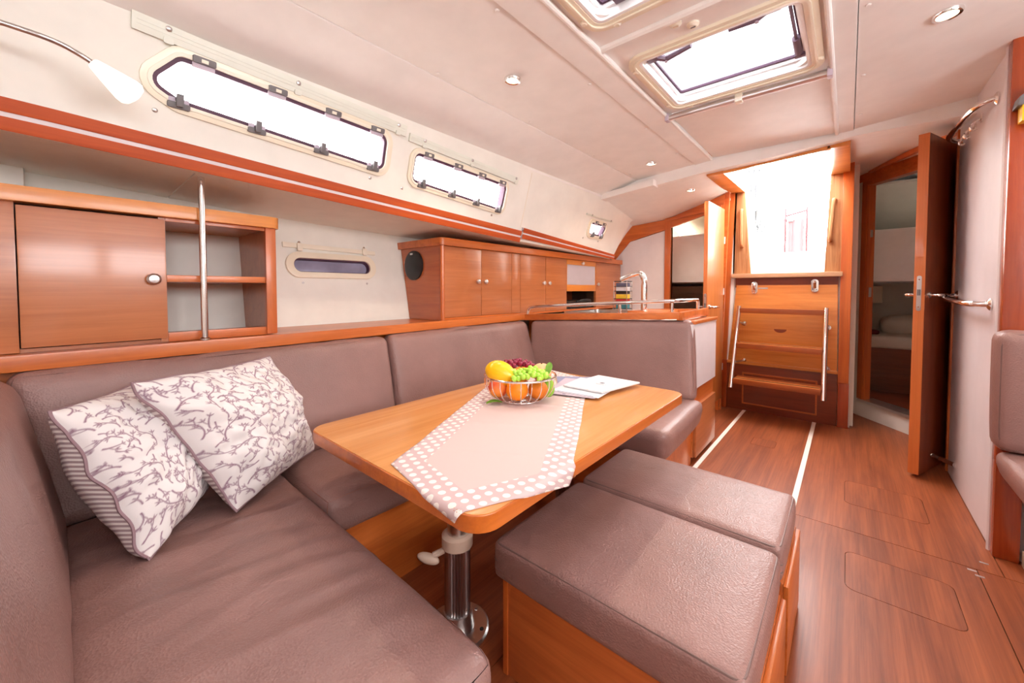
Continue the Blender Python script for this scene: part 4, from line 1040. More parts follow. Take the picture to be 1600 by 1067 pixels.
obj('sink_bowl', MB().prism(rrect(-1.58, -1.18, 2.49, 2.91, 0.04), 0.0005, 0.003, XY(0.884)), STEEL, sk)
cb = obj('chopping_board', MB().prism(rrect(-1.16, -0.92, 2.56, 2.92, 0.02), 0.0, 0.05, XY(0.8845)), CHERRYX, None, bevel=0.004, label='thick wooden chopping board beside the sink', cat='chopping board')
rk = thing('spice_rack', (-1.40, 2.98, 0.884), 'small wire rack holding coloured packets beside the tap', 'rack')
PK = [plain('packet_' + n, c, 0.5) for n, c in (('teal', lin(70, 140, 150)), ('red', lin(200, 50, 50)), ('yellow', lin(240, 200, 60)), ('black', lin(60, 50, 50)), ('white', lin(232, 228, 232)), ('navy', lin(96, 96, 120)))]
rx0, rx1, ry0, ry1 = -1.44, -1.33, 2.94, 3.04
for i, (m, h0, h1) in enumerate(zip(PK, (0.930, 0.968, 1.010, 1.046, 1.070, 1.108), (0.962, 1.005, 1.044, 1.068, 1.105, 1.135))):
    pk = obj('spice_packet', B(rx0 + 0.012, rx1 - 0.012, ry0 + 0.012, ry1 - 0.012, h0, h1), m, None, bevel=0.003, label=['teal', 'red', 'yellow', 'black', 'white', 'navy blue'][i] + ' packet in the small wire rack by the tap', cat='packet', group='packets in the wire rack')
for x in (rx0, rx1):
    for y in (ry0, ry1): obj('rack_wire', MB().tube([(x, y, 0.885), (x, y, 1.15)], 0.003, 6), CHROME, rk)
for z in (0.928, 0.966, 1.008, 1.069, 1.106, 1.148):
    obj('rack_wire', MB().tube([(rx0, ry0, z), (rx1, ry0, z), (rx1 + 0.02, (ry0 + ry1) / 2, z), (rx1, ry1, z), (rx0, ry1, z)], 0.003, 6, closed=True), BLACK, rk)
ct = thing('white_dish', (-1.20, 2.98, 0.884), 'low white dish beside the wire rack on the worktop', 'dish')
obj('dish_body', MB().lathe([(0.05, 0), (0.07, 0.03), (0.075, 0.045), (0.07, 0.045), (0.05, 0.01)], (-1.16, 3.06 - 0.09, 0.885), 20), OUTW, ct)

# ---- settee base
sb = thing('dining_settee', (-1.3, 1.0, 0), 'dark cherry plinth carrying the settee cushions', 'settee')
obj('front_plinth', B(-1.75, -0.50, 0.0 - 0.25, 0.46, 0.0, 0.285), CHERRYX, sb, smooth=0)
obj('port_plinth', B(-1.80, -1.25, 0.462, 2.20, 0.0, 0.285), CHERRY, sb, smooth=0)
obj('aft_plinth', MB().prism([(-1.25, 1.90), (-0.66, 1.90), (-0.72, 2.54), (-1.25, 2.40)], 0.0, 0.275, XY()), CHERRYX, sb, smooth=0)
obj('front_back_board', B(-1.75, -0.50, -0.27, -0.235, 0.0, 0.80), CHERRYX, sb)

# ---- cushions
def cush(name, c8, r, puff, label, group, wr=0.0, wdir=(1, 0, 0), seed=0, pipes=(), n=22):
    o = obj(name, cushion(c8, r, puff, wr, wdir, seed, n), LEATHER, None, smooth=70, weld=True, label=label, cat='cushion', group=group)
    for ax, sg in pipes:
        obj('piping', piping(c8, r, ax, sg, 0.0035), PIPING, o)
    return o
cush('seat_cushion', [(-1.66, -0.06, 0.285), (-0.470, -0.04, 0.285), (-0.470, 0.500, 0.285), (-1.66, 0.512, 0.285),
                      (-1.66, -0.04, 0.425), (-0.455, -0.03, 0.425), (-0.455, 0.508, 0.425), (-1.66, 0.520, 0.425)], 0.05, (0, 0.01, 0.016),
     'wide creased taupe leather seat cushion nearest the camera, under the scatter pillows', 'leather seat cushions', 0.028, (0.15, 1.0, 0), 1, n=70)
cush('seat_cushion', box8(-1.67, -1.215, 0.522, 2.16, 0.285, 0.425), 0.045, (0.01, 0, 0.014),
     'taupe leather seat cushion along the port side behind the table', 'leather seat cushions', 0.010, (1, 0, 0), 2, n=36)
cush('seat_cushion', [(-1.215, 1.80, 0.270), (-0.625, 1.80, 0.270), (-0.655, 2.47, 0.270), (-1.215, 2.33, 0.270),
                      (-1.215, 1.77, 0.428), (-0.600, 1.77, 0.428), (-0.630, 2.49, 0.428), (-1.215, 2.33, 0.428)], 0.045, (0.012, 0.01, 0.012),
     'taupe leather seat cushion at the aft end of the table, by the peninsula', 'leather seat cushions', 0.004, (1, 0, 0), 3)
# forward backrest
cush('backrest_cushion', [(-1.70, -0.14, 0.40), (-0.50, -0.14, 0.40), (-0.50, 0.005, 0.40), (-1.66, 0.005, 0.40),
                          (-1.72, -0.24, 0.855), (-0.50, -0.24, 0.855), (-0.50, -0.085, 0.855), (-1.70, -0.085, 0.855)], 0.055, (0, 0.012, 0.006),
     'taupe leather backrest cushion at the left edge of the picture', 'leather backrest cushions', 0.006, (0, 0, 1), 4)
cush('backrest_cushion', [(-1.72, -0.10, 0.42), (-1.615, -0.10, 0.42), (-1.615, 1.058, 0.42), (-1.72, 1.058, 0.42),
                          (-1.80, -0.10, 0.848), (-1.712, -0.10, 0.848), (-1.712, 1.058, 0.848), (-1.80, 1.058, 0.848)], 0.035, (0.012, 0, 0.004),
     'long taupe leather backrest cushion below the locker with open shelves', 'leather backrest cushions', 0.008, (0, 0, 1), 5, n=30)
cush('backrest_cushion', [(-1.72, 1.064, 0.42), (-1.615, 1.064, 0.42), (-1.615, 2.20, 0.42), (-1.72, 2.20, 0.42),
                          (-1.80, 1.064, 0.852), (-1.712, 1.064, 0.852), (-1.712, 2.16, 0.858), (-1.80, 2.16, 0.858)], 0.035, (0.012, 0, 0.004),
     'taupe leather backrest cushion below the galley wall unit doors', 'leather backrest cushions', 0.010, (0, 0, 1), 6, n=30)
cush('backrest_cushion', [(-1.70, 2.14, 0.42), (-0.665, 2.42, 0.42), (-0.675, 2.51, 0.42), (-1.70, 2.23, 0.42),
                          (-1.70, 2.165, 0.862), (-0.700, 2.470, 0.895), (-0.705, 2.555, 0.895), (-1.70, 2.25, 0.862)], 0.035, (0.0, 0.010, 0.004),
     'smooth taupe leather backrest cushion against the galley peninsula', 'leather backrest cushions', 0.006, (0, 0, 1), 7, n=30)

# ---- two stools
def stool(y0, y1, zt, label, seed):
    t = thing('storage_stool', (-0.43, (y0 + y1) / 2, 0), label, 'stool', 'leather topped storage stools')
    bx = B(-0.715, -0.118, y0 + 0.012, y1 - 0.012, 0.0, 0.268)
    obj('stool_box', bx, PANELX, t, bevel=0.004)
    obj('side_board', B(-0.118, -0.106, y0 + 0.014, y1 - 0.014, 0.012, 0.262), CHERRY, t, bevel=0.003)
    obj('corner_strip', B(-0.716, -0.700, y0 + 0.008, y0 + 0.018, 0.0, 0.267), CHERRYZ, t, bevel=0.002)
    c8 = box8(-0.747, -0.122, y0, y1, 0.268, zt)
    c = obj('stool_cushion', cushion(c8, 0.018, (0.006, 0.006, 0.010), 0.002, (1, 0, 0), seed, 20), LEATHER, t, smooth=60, weld=True)
    obj('top_seam', piping(c8, 0.018, 2, 1, 0.0030), PIPING, c)
    for z in (0.300, 0.322):
        k = 0.0005
        obj('band_seam', MB().tube([(-0.747 + 0.01, y0 - k, z), (-0.132, y0 - k, z), (-0.122 + k, y0 + 0.01, z), (-0.122 + k, y1 - 0.01, z), (-0.132, y1 + k, z), (-0.737, y1 + k, z), (-0.747 - k, y1 - 0.01, z), (-0.747 - k, y0 + 0.01, z)], 0.0022, 6, closed=True), PIPING, c)
    return t
stool(0.785, 1.247, 0.372, 'larger taupe leather storage stool in front, cherry box below', 11)
stool(1.272, 1.645, 0.372, 'narrower taupe leather storage stool farther from the camera, pushed against the first', 12)

# ---- table
tb = thing('saloon_table', (-0.9, 1.1, 0), 'pale cherry saloon table with rounded corners on a fluted metal pedestal', 'table')
TX0, TX1, TY0, TY1 = -1.286, -0.513, 0.500, 1.729
tp = rrect(TX0, TX1, TY0, TY1, 0.060, 8)
obj('table_edge', MB().prism(tp, 0.608, 0.6435, XY()), TABLEE, tb, bevel=0.005)
obj('table_top', MB().prism(offset(tp, -0.004), 0.640, 0.645, XY()), TABLEW, tb, bevel=0.0015)
def pedestal(x, y):
    n = 28; P = []
    for k in range(n * 2):
        r = 0.041 if k % 2 else 0.0375
        P.append((x + r * math.cos(math.pi * k / n), y + r * math.sin(math.pi * k / n)))
    pd = obj('pedestal', MB().prism(P, 0.045, 0.285, XY()), PEDEST, tb, smooth=0, label='fluted steel pedestal')
    obj('inner_tube', MB().tube([(x, y, 0.28), (x, y, 0.606)], 0.031, 20), STEEL, pd)
    obj('locking_collar', MB().lathe([(0.044, 0), (0.049, 0.004), (0.049, 0.038), (0.040, 0.044)], (x, y, 0.268), 24), BEIGE, pd, label='beige plastic locking collar')
    obj('clamp_stem', MB().tube([(x - 0.025, y - 0.032, 0.258), (x - 0.045, y - 0.060, 0.246)], 0.010, 10), BEIGE, pd)
    kb = ball((0, 0, 0), 0.036, 0.016, 0.016)
    c, s = math.cos(0.6), math.sin(0.6)
    kb.v = [(x - 0.055 + p[0] * c - p[1] * s, y - 0.072 + p[0] * s + p[1] * c, 0.238 + p[2] + 0.2 * p[0] * -1) for p in kb.v]
    obj('clamp_knob', kb, BEIGE, pd, label='beige clamp knob')
    obj('socket', MB().lathe([(0.054, 0), (0.052, 0.020), (0.046, 0.055), (0.041, 0.056)], (x, y, 0.006), 28), STEEL, pd)
    fl2 = obj('base_flange', MB().lathe([(0.100, 0), (0.100, 0.005), (0.094, 0.009), (0.05, 0.010)], (x, y, 0.0), 36), STEEL, tb)
    for k in range(6):
        a = 0.5 + k * math.pi / 3
        obj('flange_screw', MB().lathe([(0.007, 0), (0.006, 0.003)], (x + 0.08 * math.cos(a), y + 0.08 * math.sin(a), 0.0085), 10), CHROME if k % 2 else BLACK, fl2)
pedestal(-0.925, 0.808)
pedestal(-0.925, 1.430)

# ---- right-hand seat
cush('backrest_cushion', [(0.440, 2.33, 0.46), (1.35, 2.33, 0.46), (1.35, 2.43, 0.46), (0.440, 2.43, 0.46),
                          (0.432, 2.30, 0.925), (1.35, 2.30, 0.925), (1.35, 2.43, 0.925), (0.432, 2.43, 0.925)], 0.04, (0.004, 0.01, 0.004),
     'taupe leather backrest cushion at the right edge, in front of the mahogany post', 'leather backrest cushions', 0.004, (0, 0, 1), 8, pipes=((1, -1),))
cush('seat_cushion', [(0.475, 1.50, 0.325), (1.35, 1.50, 0.325), (1.35, 2.42, 0.325), (0.475, 2.42, 0.325),
                      (0.440, 1.46, 0.455), (1.35, 1.46, 0.455), (1.35, 2.42, 0.455), (0.440, 2.42, 0.455)], 0.05, (0.004, 0, 0.01),
     'taupe leather seat cushion at the right edge, in front of the mahogany post', 'leather seat cushions', 0.003, (0, 1, 0), 9)
ns = thing('seat_box', (0.9, 2.0, 0), 'white box with pale skirting under the right-hand seat', 'seat base')
obj('box_body', B(0.545, 1.35, 1.60, 2.435, 0.0, 0.325), WHITE, ns)
obj('box_skirting', B(0.538, 1.35, 1.594, 2.436, 0.0, 0.06), GEL, ns, bevel=0.003)
obj('box_post', B(0.575, 0.615, 1.60, 2.22, 0.06, 0.325), CHERRYZ, ns)
dv = thing('wall_torch', (0.52, 2.42, 1.75), 'grey and yellow handheld torch clipped to the mahogany post', 'torch')
YEL = plain('yellow_plastic', lin(240, 190, 20), 0.4)
obj('torch_head', MB().hexa([(0.466, 2.37, 1.770), (0.53, 2.37, 1.785), (0.53, 2.438, 1.785), (0.466, 2.438, 1.770), (0.472, 2.36, 1.805), (0.53, 2.36, 1.845), (0.53, 2.438, 1.845), (0.472, 2.438, 1.805)]), PLASTIC, dv, bevel=0.008)
obj('torch_grip', B(0.480, 0.53, 2.375, 2.43, 1.715, 1.78), YEL, dv, bevel=0.006)

# ---- gooseneck reading lamp
lm = thing('reading_lamp', (-1.60, -0.30, 1.66), 'gooseneck reading lamp with glowing opal glass shade on the coachroof side', 'lamp')
neck = spline([(-1.625, -0.34, 1.655), (-1.52, -0.30, 1.67), (-1.47, -0.20, 1.685), (-1.455, -0.075, 1.680), (-1.452, 0.005, 1.675), (-1.450, 0.05, 1.660), (-1.450, 0.072, 1.648)], 8)
obj('gooseneck', MB().tube(neck, 0.0060, 12), STEEL, lm, label='ribbed steel gooseneck')
obj('wall_base', MB().lathe([(0.035, 0), (0.035, 0.012), (0.015, 0.025)], coach(-0.34, 1.655, 0), 20, _n), CHROME, lm)
ax = Vector((0.0, 0.068, -0.050)).normalized()
obj('shade', MB().lathe([(0.011, 0.0), (0.014, 0.004), (0.026, 0.045), (0.034, 0.075), (0.034, 0.088), (0.026, 0.097), (0.010, 0.101)], (-1.450, 0.070, 1.650), 24, ax), LAMPGLASS, lm, smooth=60, label='glowing opal glass shade')
# ================================================================== SOFT AND SMALL THINGS
# ---- scatter pillows with a printed vine pattern (print stored as colour on the fine cloth mesh)
def vine_pattern(n, seed):
    """draw curling twigs with little buds on an n x n bitmap, 1 = print"""
    rnd = random.Random(seed)
    img = [[0.0] * n for _ in range(n)]
    S = n / 0.44                                        # cells in a metre
    def dab(x, y, r):
        x, y, r = x * S, y * S, r * S
        for j in range(max(0, int(y - r - 1)), min(n, int(y + r + 2))):
            row = img[j]
            for i in range(max(0, int(x - r - 1)), min(n, int(x + r + 2))):
                d = math.hypot(i - x, j - y)
                a = max(0.0, min(1.0, r - d + 0.5))
                if a > row[i]: row[i] = a
    def bud(x, y, a):
        for da, l in ((0, 0.0085), (0.8, 0.0075), (-0.8, 0.0075)):
            for k in range(5):
                t = 0.0012 + l * k / 4
                dab(x + math.cos(a + da) * t, y + math.sin(a + da) * t, 0.0006 + 0.0009 * math.sin(math.pi * (k + 1) / 5.5))
    cell = 0.0075
    occ = {}
    def free(x, y, me):
        i0, j0 = int(x / cell), int(y / cell)
        for i in (-1, 0, 1):
            for j in (-1, 0, 1):
                if occ.get((i0 + i, j0 + j), me) != me: return False
        return True
    me = 0
    for tries in range(3200):
        me += 1
        x, y = rnd.uniform(0.006, 0.434), rnd.uniform(0.006, 0.434); a = rnd.uniform(0.2, 2.2) if tries < 500 else rnd.uniform(0, 6.28); curl = rnd.choice((-1, 1)) * rnd.uniform(16, 34)
        L = rnd.uniform(0.10, 0.15) if tries < 160 else rnd.uniform(0.03, 0.06)
        path = []; st = 0.0011; swing = rnd.uniform(0.05, 0.07)
        while len(path) * st < L:
            if not (0.002 < x < 0.438 and 0.002 < y < 0.438) or not free(x, y, me): break
            path.append((x, y, a)); a += curl * st; x += math.cos(a) * st; y += math.sin(a) * st
            if len(path) * st % swing < st and len(path) > 5: curl = -curl
        if len(path) * st < 0.013: continue
        m = len(path); side = rnd.choice((-1, 1)); nxt = 9
        for k, (px, py, pa) in enumerate(path):
            dab(px, py, 0.00175 - 0.0006 * k / m)
            occ[(int(px / cell), int(py / cell))] = me
            if k > nxt and k < m - 6:
                sa = pa + side * rnd.uniform(0.65, 0.95); q = (px, py)
                for _ in range(rnd.randint(7, 12)):
                    q = (q[0] + math.cos(sa) * st, q[1] + math.sin(sa) * st); sa -= side * 0.05; dab(q[0], q[1], 0.0010)
                bud(q[0], q[1], sa); occ[(int(q[0] / cell), int(q[1] / cell))] = me
                side = -side; nxt = k + rnd.randint(13, 18)
        bud(*path[-1])
    return img

def cloth_mat():
    m, nt, b, out = new_mat('white_cotton_with_plum_vine_print')
    at = nt.nodes.new('ShaderNodeAttribute'); at.attribute_name = 'print'
    mx = nt.nodes.new('ShaderNodeMixRGB')
    mx.inputs['Color1'].default_value = lin(228, 222, 220); mx.inputs['Color2'].default_value = lin(142, 108, 126)
    nt.links.new(at.outputs['Fac'], mx.inputs['Fac']); nt.links.new(mx.outputs[0], b.inputs['Base Color'])
    b.inputs['Roughness'].default_value = 0.85
    wv = nt.nodes.new('ShaderNodeTexNoise'); wv.inputs['Scale'].default_value = 900
    nt.links.new(tex_coord(nt), wv.inputs['Vector']); add_bump(nt, b, wv.outputs['Fac'], 0.08, 0.0005)
    return m
def stripe_mat():
    m, nt, b, out = new_mat('plum_and_white_ticking')
    w = nt.nodes.new('ShaderNodeTexWave'); w.inputs['Scale'].default_value = 36; w.bands_direction = 'Z'
    nt.links.new(tex_coord(nt, rot=(0.5, 0.4, 0)), w.inputs['Vector'])
    nt.links.new(ramp(nt, w.outputs['Fac'], [(0.40, lin(170, 148, 150)), (0.60, lin(236, 228, 224))]), b.inputs['Base Color'])
    b.inputs['Roughness'].default_value = 0.85
    return m
VINE, TICK = cloth_mat(), stripe_mat()
PLUMP = plain('plum_cotton_piping', lin(150, 122, 128), 0.8)

def scatter_pillow(corners, thick, seed, label, res=256):
    """corners: bottom left, bottom right, top right, top left as seen from the front"""
    c = [Vector(p) for p in corners]
    nrm = ((c[1] - c[0]).cross(c[3] - c[0])).normalized()
    if nrm.dot(Vector((0, 0, 1.08)) - c[0]) < 0: nrm = -nrm
    img = vine_pattern(res + 1, seed)
    def P(u, v, side):
        # edges pull in, corners stay pointed
        x, y = 2 * u - 1, 2 * v - 1
        pin = 0.045
        x2 = x * (1 - pin * (1 - y * y)); y2 = y * (1 - pin * (1 - x * x))
        uu, vv = (x2 + 1) / 2, (y2 + 1) / 2
        p = (c[0] * (1 - uu) + c[1] * uu) * (1 - vv) + (c[3] * (1 - uu) + c[2] * uu) * vv
        e = max(0, 1 - x * x) ** 0.48 * max(0, 1 - y * y) ** 0.48
        q = Vector((u * 5 + seed, v * 5, seed))
        rad = (1 - max(abs(x), abs(y)))
        wr = (noise.noise(q * 1.1) * 0.018 + noise.noise(q * 2.6) * 0.009) * min(1, e * 1.5)
        rim = noise.noise(Vector((u * 6, v * 6, seed + 3))) * 0.020 * (1 - e)
        sag = noise.noise(Vector((u * 3 + 9, v * 3, seed + 8))) * 0.006
        # creases running in from the seams
        ang = math.atan2(y, x); rr = max(abs(x), abs(y))
        crease = noise.noise(Vector((math.cos(ang) * 5, math.sin(ang) * 5, seed + rr * 0.8))) * 0.020 * rr ** 2 * e ** 0.5
        wr += crease
        return p + nrm * (side * (thick * 0.5 * e) + (wr if side > 0 else 0) + rim + sag)
    t = thing('scatter_pillow', (c[0] + c[1]) / 2, label, 'pillow', 'vine printed scatter pillows')
    front = MB().grid(res, res, lambda u, v: P(u, v, 1))
    o = obj('pillow_front', front, VINE, t, smooth=180)
    at = o.data.attributes.new('print', 'FLOAT', 'POINT')
    at.data.foreach_set('value', [img[j][i] for j in range(res + 1) for i in range(res + 1)])
    obj('pillow_back', MB().grid(40, 40, lambda u, v: P(u, v, -1)), TICK, t, smooth=180, label='plum and white striped back of the pillow')
    k = 60
    loop = [P(i / k, 0, 1) for i in range(k)] + [P(1, i / k, 1) for i in range(k)] + [P(1 - i / k, 1, 1) for i in range(k)] + [P(0, 1 - i / k, 1) for i in range(k)]
    obj('piping', MB().tube(loop, 0.0038, 6, closed=True), PLUMP, t)
    return t
scatter_pillow([(-1.235, 0.125, 0.445), (-1.510, 0.290, 0.455), (-1.640, 0.155, 0.800), (-1.375, -0.020, 0.802)], 0.22, 3,
               'scatter pillow with plum vine print slumped against the left backrest, behind the other')
scatter_pillow([(-1.315, 0.318, 0.446), (-1.580, 0.640, 0.452), (-1.605, 0.500, 0.835), (-1.365, 0.115, 0.845)], 0.21, 5,
               'scatter pillow with plum vine print in front, leaning on the port backrest')

# ---- table runner
def runner():
    U = Vector((-0.46, 0.888)).normalized(); V = Vector((0.888, 0.46)).normalized()
    A = Vector((-0.851, 0.530)); Wd = 0.440; L = 1.06; tip = 0.177
    m, nt, b, out = new_mat('pink_cotton_with_white_dots')
    at = nt.nodes.new('ShaderNodeAttribute'); at.attribute_name = 'edge'
    uv = nt.nodes.new('ShaderNodeAttribute'); uv.attribute_name = 'flat'
    mp = nt.nodes.new('ShaderNodeMapping'); mp.inputs['Rotation'].default_value = (0, 0, math.radians(45)); mp.inputs['Scale'].default_value = (36, 36, 36)
    nt.links.new(uv.outputs['Vector'], mp.inputs['Vector'])
    vo = nt.nodes.new('ShaderNodeTexVoronoi'); vo.inputs['Randomness'].default_value = 0.0; vo.inputs['Scale'].default_value = 1.0
    vo.voronoi_dimensions = '2D'
    nt.links.new(mp.outputs[0], vo.inputs['Vector'])
    dot = nt.nodes.new('ShaderNodeMath'); dot.operation = 'LESS_THAN'; dot.inputs[1].default_value = 0.31
    nt.links.new(vo.outputs['Distance'], dot.inputs[0])
    bd = nt.nodes.new('ShaderNodeMath'); bd.operation = 'LESS_THAN'; bd.inputs[1].default_value = 0.075
    nt.links.new(at.outputs['Fac'], bd.inputs[0])
    mu = nt.nodes.new('ShaderNodeMath'); mu.operation = 'MULTIPLY'
    nt.links.new(dot.outputs[0], mu.inputs[0]); nt.links.new(bd.outputs[0], mu.inputs[1])
    c1 = nt.nodes.new('ShaderNodeMixRGB'); c1.inputs['Color1'].default_value = lin(212, 188, 182); c1.inputs['Color2'].default_value = lin(204, 178, 176)
    nt.links.new(bd.outputs[0], c1.inputs['Fac'])
    c2 = nt.nodes.new('ShaderNodeMixRGB'); c2.inputs['Color2'].default_value = lin(240, 232, 224)
    nt.links.new(mu.outputs[0], c2.inputs['Fac']); nt.links.new(c1.outputs[0], c2.inputs['Color1'])
    nt.links.new(c2.outputs[0], b.inputs['Base Color']); b.inputs['Roughness'].default_value = 0.8
    wv = nt.nodes.new('ShaderNodeTexNoise'); wv.inputs['Scale'].default_value = 1200
    nt.links.new(tex_coord(nt), wv.inputs['Vector']); add_bump(nt, b, wv.outputs['Fac'], 0.06, 0.0005)
    nu, nv = 60, 150
    edge = []; flat = []
    def fn(i, j):
        u = i / nu; v = j / nv
        x = u * Wd; k = 1 - abs(2 * u - 1)
        s0 = -tip * k; s1 = L + tip * k
        s = s0 + (s1 - s0) * v
        sl = math.cos(math.atan2(tip, Wd / 2))
        e = min(x, Wd - x, (s - s0) * sl, (s1 - s) * sl)
        edge.append(e); flat.append((x, s, 0))
        wob = 0.004 * noise.noise(Vector((s * 9, 1.3, 0))) * (1 if x > Wd / 2 else -1) * abs(2 * u - 1) ** 3
        p = A + V * (x + wob) + U * s
        z = 0.6470 + 0.0012 * max(0, noise.noise(Vector((p.x * 8, p.y * 8, 2))))
        # soft cross folds
        for f in (0.10, 0.33, 0.56): z += 0.0022 * math.exp(-((s - f - 0.03 * u) / 0.006) ** 2)
        # drape over the table edge
        ov = max(p.x - (TX1 - 0.004), 0); 
        if ov > 0: z -= ov * 0.80; p = Vector((TX1 - 0.004 + min(ov, 0.010), p.y + ov * 1.2))
        ov = max((TY0 + 0.004) - p.y, 0)
        if ov > 0: z -= ov * 0.8; p = Vector((p.x, TY0 + 0.004 - min(ov, 0.010)))
        return (p.x, p.y, z)
    mb = MB()
    Vv = [fn(i, j) for j in range(nv + 1) for i in range(nu + 1)]
    F = [(j * (nu + 1) + i, j * (nu + 1) + i + 1, (j + 1) * (nu + 1) + i + 1, (j + 1) * (nu + 1) + i) for j in range(nv) for i in range(nu)]
    mb.add(Vv, F)
    o = obj('table_runner', mb, m, None, smooth=180, label='pale pink table runner with white dotted border lying diagonally on the table', cat='table runner')
    a = o.data.attributes.new('edge', 'FLOAT', 'POINT'); a.data.foreach_set('value', edge)
    a = o.data.attributes.new('flat', 'FLOAT_VECTOR', 'POINT'); a.data.foreach_set('vector', [k for q in flat for k in q])
    md = o.modifiers.new('cloth_thickness', 'SOLIDIFY'); md.thickness = 0.0012; md.offset = -1
runner()

# ---- papers
def sheet(corners, z, mat, label, th=0.002, name='brochure'):
    t = thing(name, (corners[0][0], corners[0][1], z), label, 'paper', 'papers on the table')
    obj('cover', MB().prism(corners, 0, th, XY(z)), mat, t, smooth=0)
    return t
def quad(cx, cy, w, h, a):
    c, s = math.cos(a), math.sin(a)
    return [(cx + x * c - y * s, cy + x * s + y * c) for x, y in ((-w / 2, -h / 2), (w / 2, -h / 2), (w / 2, h / 2), (-w / 2, h / 2))]
Z0 = 0.6505
p1 = sheet(quad(-0.955, 1.600, 0.21, 0.150, 0.62), Z0, PAPERB, 'blue-grey printed leaflet half hidden behind the fruit basket')
p2 = sheet(quad(-0.885, 1.475, 0.21, 0.297, 0.28), Z0 + 0.0025, PAPERP, 'lowest lilac-white sheet with dark marks under the white folder')
for i, (x, y) in enumerate(((-0.90, 1.36), (-0.87, 1.335), (-0.84, 1.365), (-0.93, 1.40))):
    obj('printed_mark', MB().prism(quad(x, y, 0.014, 0.008, 0.3), 0, 0.0003, XY(Z0 + 0.0046)), INKD, p2)
p3 = sheet(quad(-0.850, 1.500, 0.21, 0.290, 0.10), Z0 + 0.0052, PAPER, 'white sheet peeking out beneath the white folder')
obj('blue_bar', MB().prism(quad(-0.835, 1.363, 0.16, 0.006, 0.10), 0, 0.0003, XY(Z0 + 0.0073)), PAPERB, p3)
p4 = sheet([(-0.932, 1.425), (-0.746, 1.423), (-0.699, 1.690), (-0.911, 1.703)], Z0 + 0.010, PAPER, 'white folder with a small grey emblem, topmost on the table', 0.006)
pz = XY(Z0 + 0.016)
cx, cy = -0.818, 1.565
obj('emblem', MB().prism([(cx + 0.012 * math.cos(a), cy + 0.010 * math.sin(a)) for a in [math.pi * 2 * k / 14 for k in range(14)]], 0, 0.0003, pz), INK, p4, label='small grey emblem')
obj('emblem_centre', MB().prism([(cx + 0.005 * math.cos(a), cy + 0.004 * math.sin(a)) for a in [math.pi * 2 * k / 10 for k in range(10)]], 0.0003, 0.0006, pz), INKD, p4)
for k, w in ((-0.022, 0.05), (-0.030, 0.036)): obj('printed_line', MB().prism(quad(cx + 0.004, cy + k, w, 0.0022, 0.0), 0, 0.0003, pz), INK, p4)
obj('printed_line', MB().prism(quad(cx + 0.055, cy + 0.004, 0.02, 0.002, 0.0), 0, 0.0003, pz), INK, p4)

# ---- fruit basket
BC = Vector((-0.972, 1.178, 0.6505))
RA = Vector((math.cos(YAW), math.sin(YAW), 0)); RB = Vector((math.sin(YAW), -math.cos(YAW), 0))   # right / towards the viewer
def bp(a, b, z): return BC + RA * a + RB * b + Vector((0, 0, z))
fb = thing('fruit_basket', BC, 'round chrome wire fruit basket standing on the table runner', 'basket')
circ = lambda r, z, n=40: [BC + Vector((r * math.cos(2 * math.pi * k / n), r * math.sin(2 * math.pi * k / n), z)) for k in range(n)]
obj('rim', MB().tube(circ(0.140, 0.096), 0.0038, 8, closed=True), CHROME, fb)
obj('base_ring', MB().tube(circ(0.082, 0.004), 0.0034, 8, closed=True), CHROME, fb)
obj('base_ring', MB().tube(circ(0.045, 0.004), 0.0026, 8, closed=True), CHROME, fb)
prof = spline([(0.02, 0, 0.005), (0.082, 0, 0.006), (0.118, 0, 0.028), (0.138, 0, 0.064), (0.140, 0, 0.096)], 5)
w0 = obj('wire', MB().tube([BC + Vector((p.x, 0, p.z)) for p in prof], 0.0019, 6), CHROME, fb)
wc = BC + Vector((0.08, 0, 0.003))
NW = 22
for k in range(1, NW):
    a = 2 * math.pi * k / NW
    obj_c = w0.copy(); COL.objects.link(obj_c); obj_c.parent = fb
    off = w0.location; obj_c.location = (off.x * math.cos(a) - off.y * math.sin(a), off.x * math.sin(a) + off.y * math.cos(a), off.z)
    obj_c.rotation_euler = (0, 0, a)

def fruit_mat(name, c1, c2, scale=12, rough=0.4, bump=0.15, bscale=220):
    m, nt, b, out = new_mat(name)
    v = tex_coord(nt)
    nt.links.new(ramp(nt, add_noise(nt, v, scale, 2), [(0.38, c1), (0.62, c2)]), b.inputs['Base Color'])
    b.inputs['Roughness'].default_value = rough
    b.inputs['Subsurface Weight'].default_value = 0.08; b.inputs['Subsurface Radius'].default_value = (0.01, 0.005, 0.002)
    add_bump(nt, b, add_noise(nt, v, bscale, 2), bump, 0.001)
    return m
ORANGE = fruit_mat('orange_peel', lin(246, 128, 8), lin(252, 148, 20), 8, 0.4, 0.5)
SHADED_ORANGE = fruit_mat('shaded_orange_peel', lin(208, 110, 16), lin(224, 126, 24), 8, 0.45, 0.5)  # ordinary orange peel with shade put into its colour
MANGO = fruit_mat('yellow_mango_skin', lin(250, 190, 6), lin(254, 208, 30), 6, 0.3, 0.05)
PEACH = fruit_mat('blushing_peach_skin', lin(244, 96, 60), lin(250, 150, 60), 14, 0.55, 0.1)
PALEP = fruit_mat('pale_peach_skin', lin(250, 176, 120), lin(246, 196, 150), 14, 0.55, 0.1)
GGRAPE = fruit_mat('green_grape_skin', lin(160, 214, 60), lin(188, 228, 92), 30, 0.2, 0.0)
PGRAPE = fruit_mat('purple_grape_skin', lin(126, 22, 52), lin(158, 40, 72), 30, 0.25, 0.0)
LEAFM = fruit_mat('green_leaf', lin(92, 142, 36), lin(120, 168, 52), 20, 0.45, 0.1)
PEARM = fruit_mat('green_pear_skin', lin(128, 176, 44), lin(150, 192, 60), 16, 0.4, 0.1)
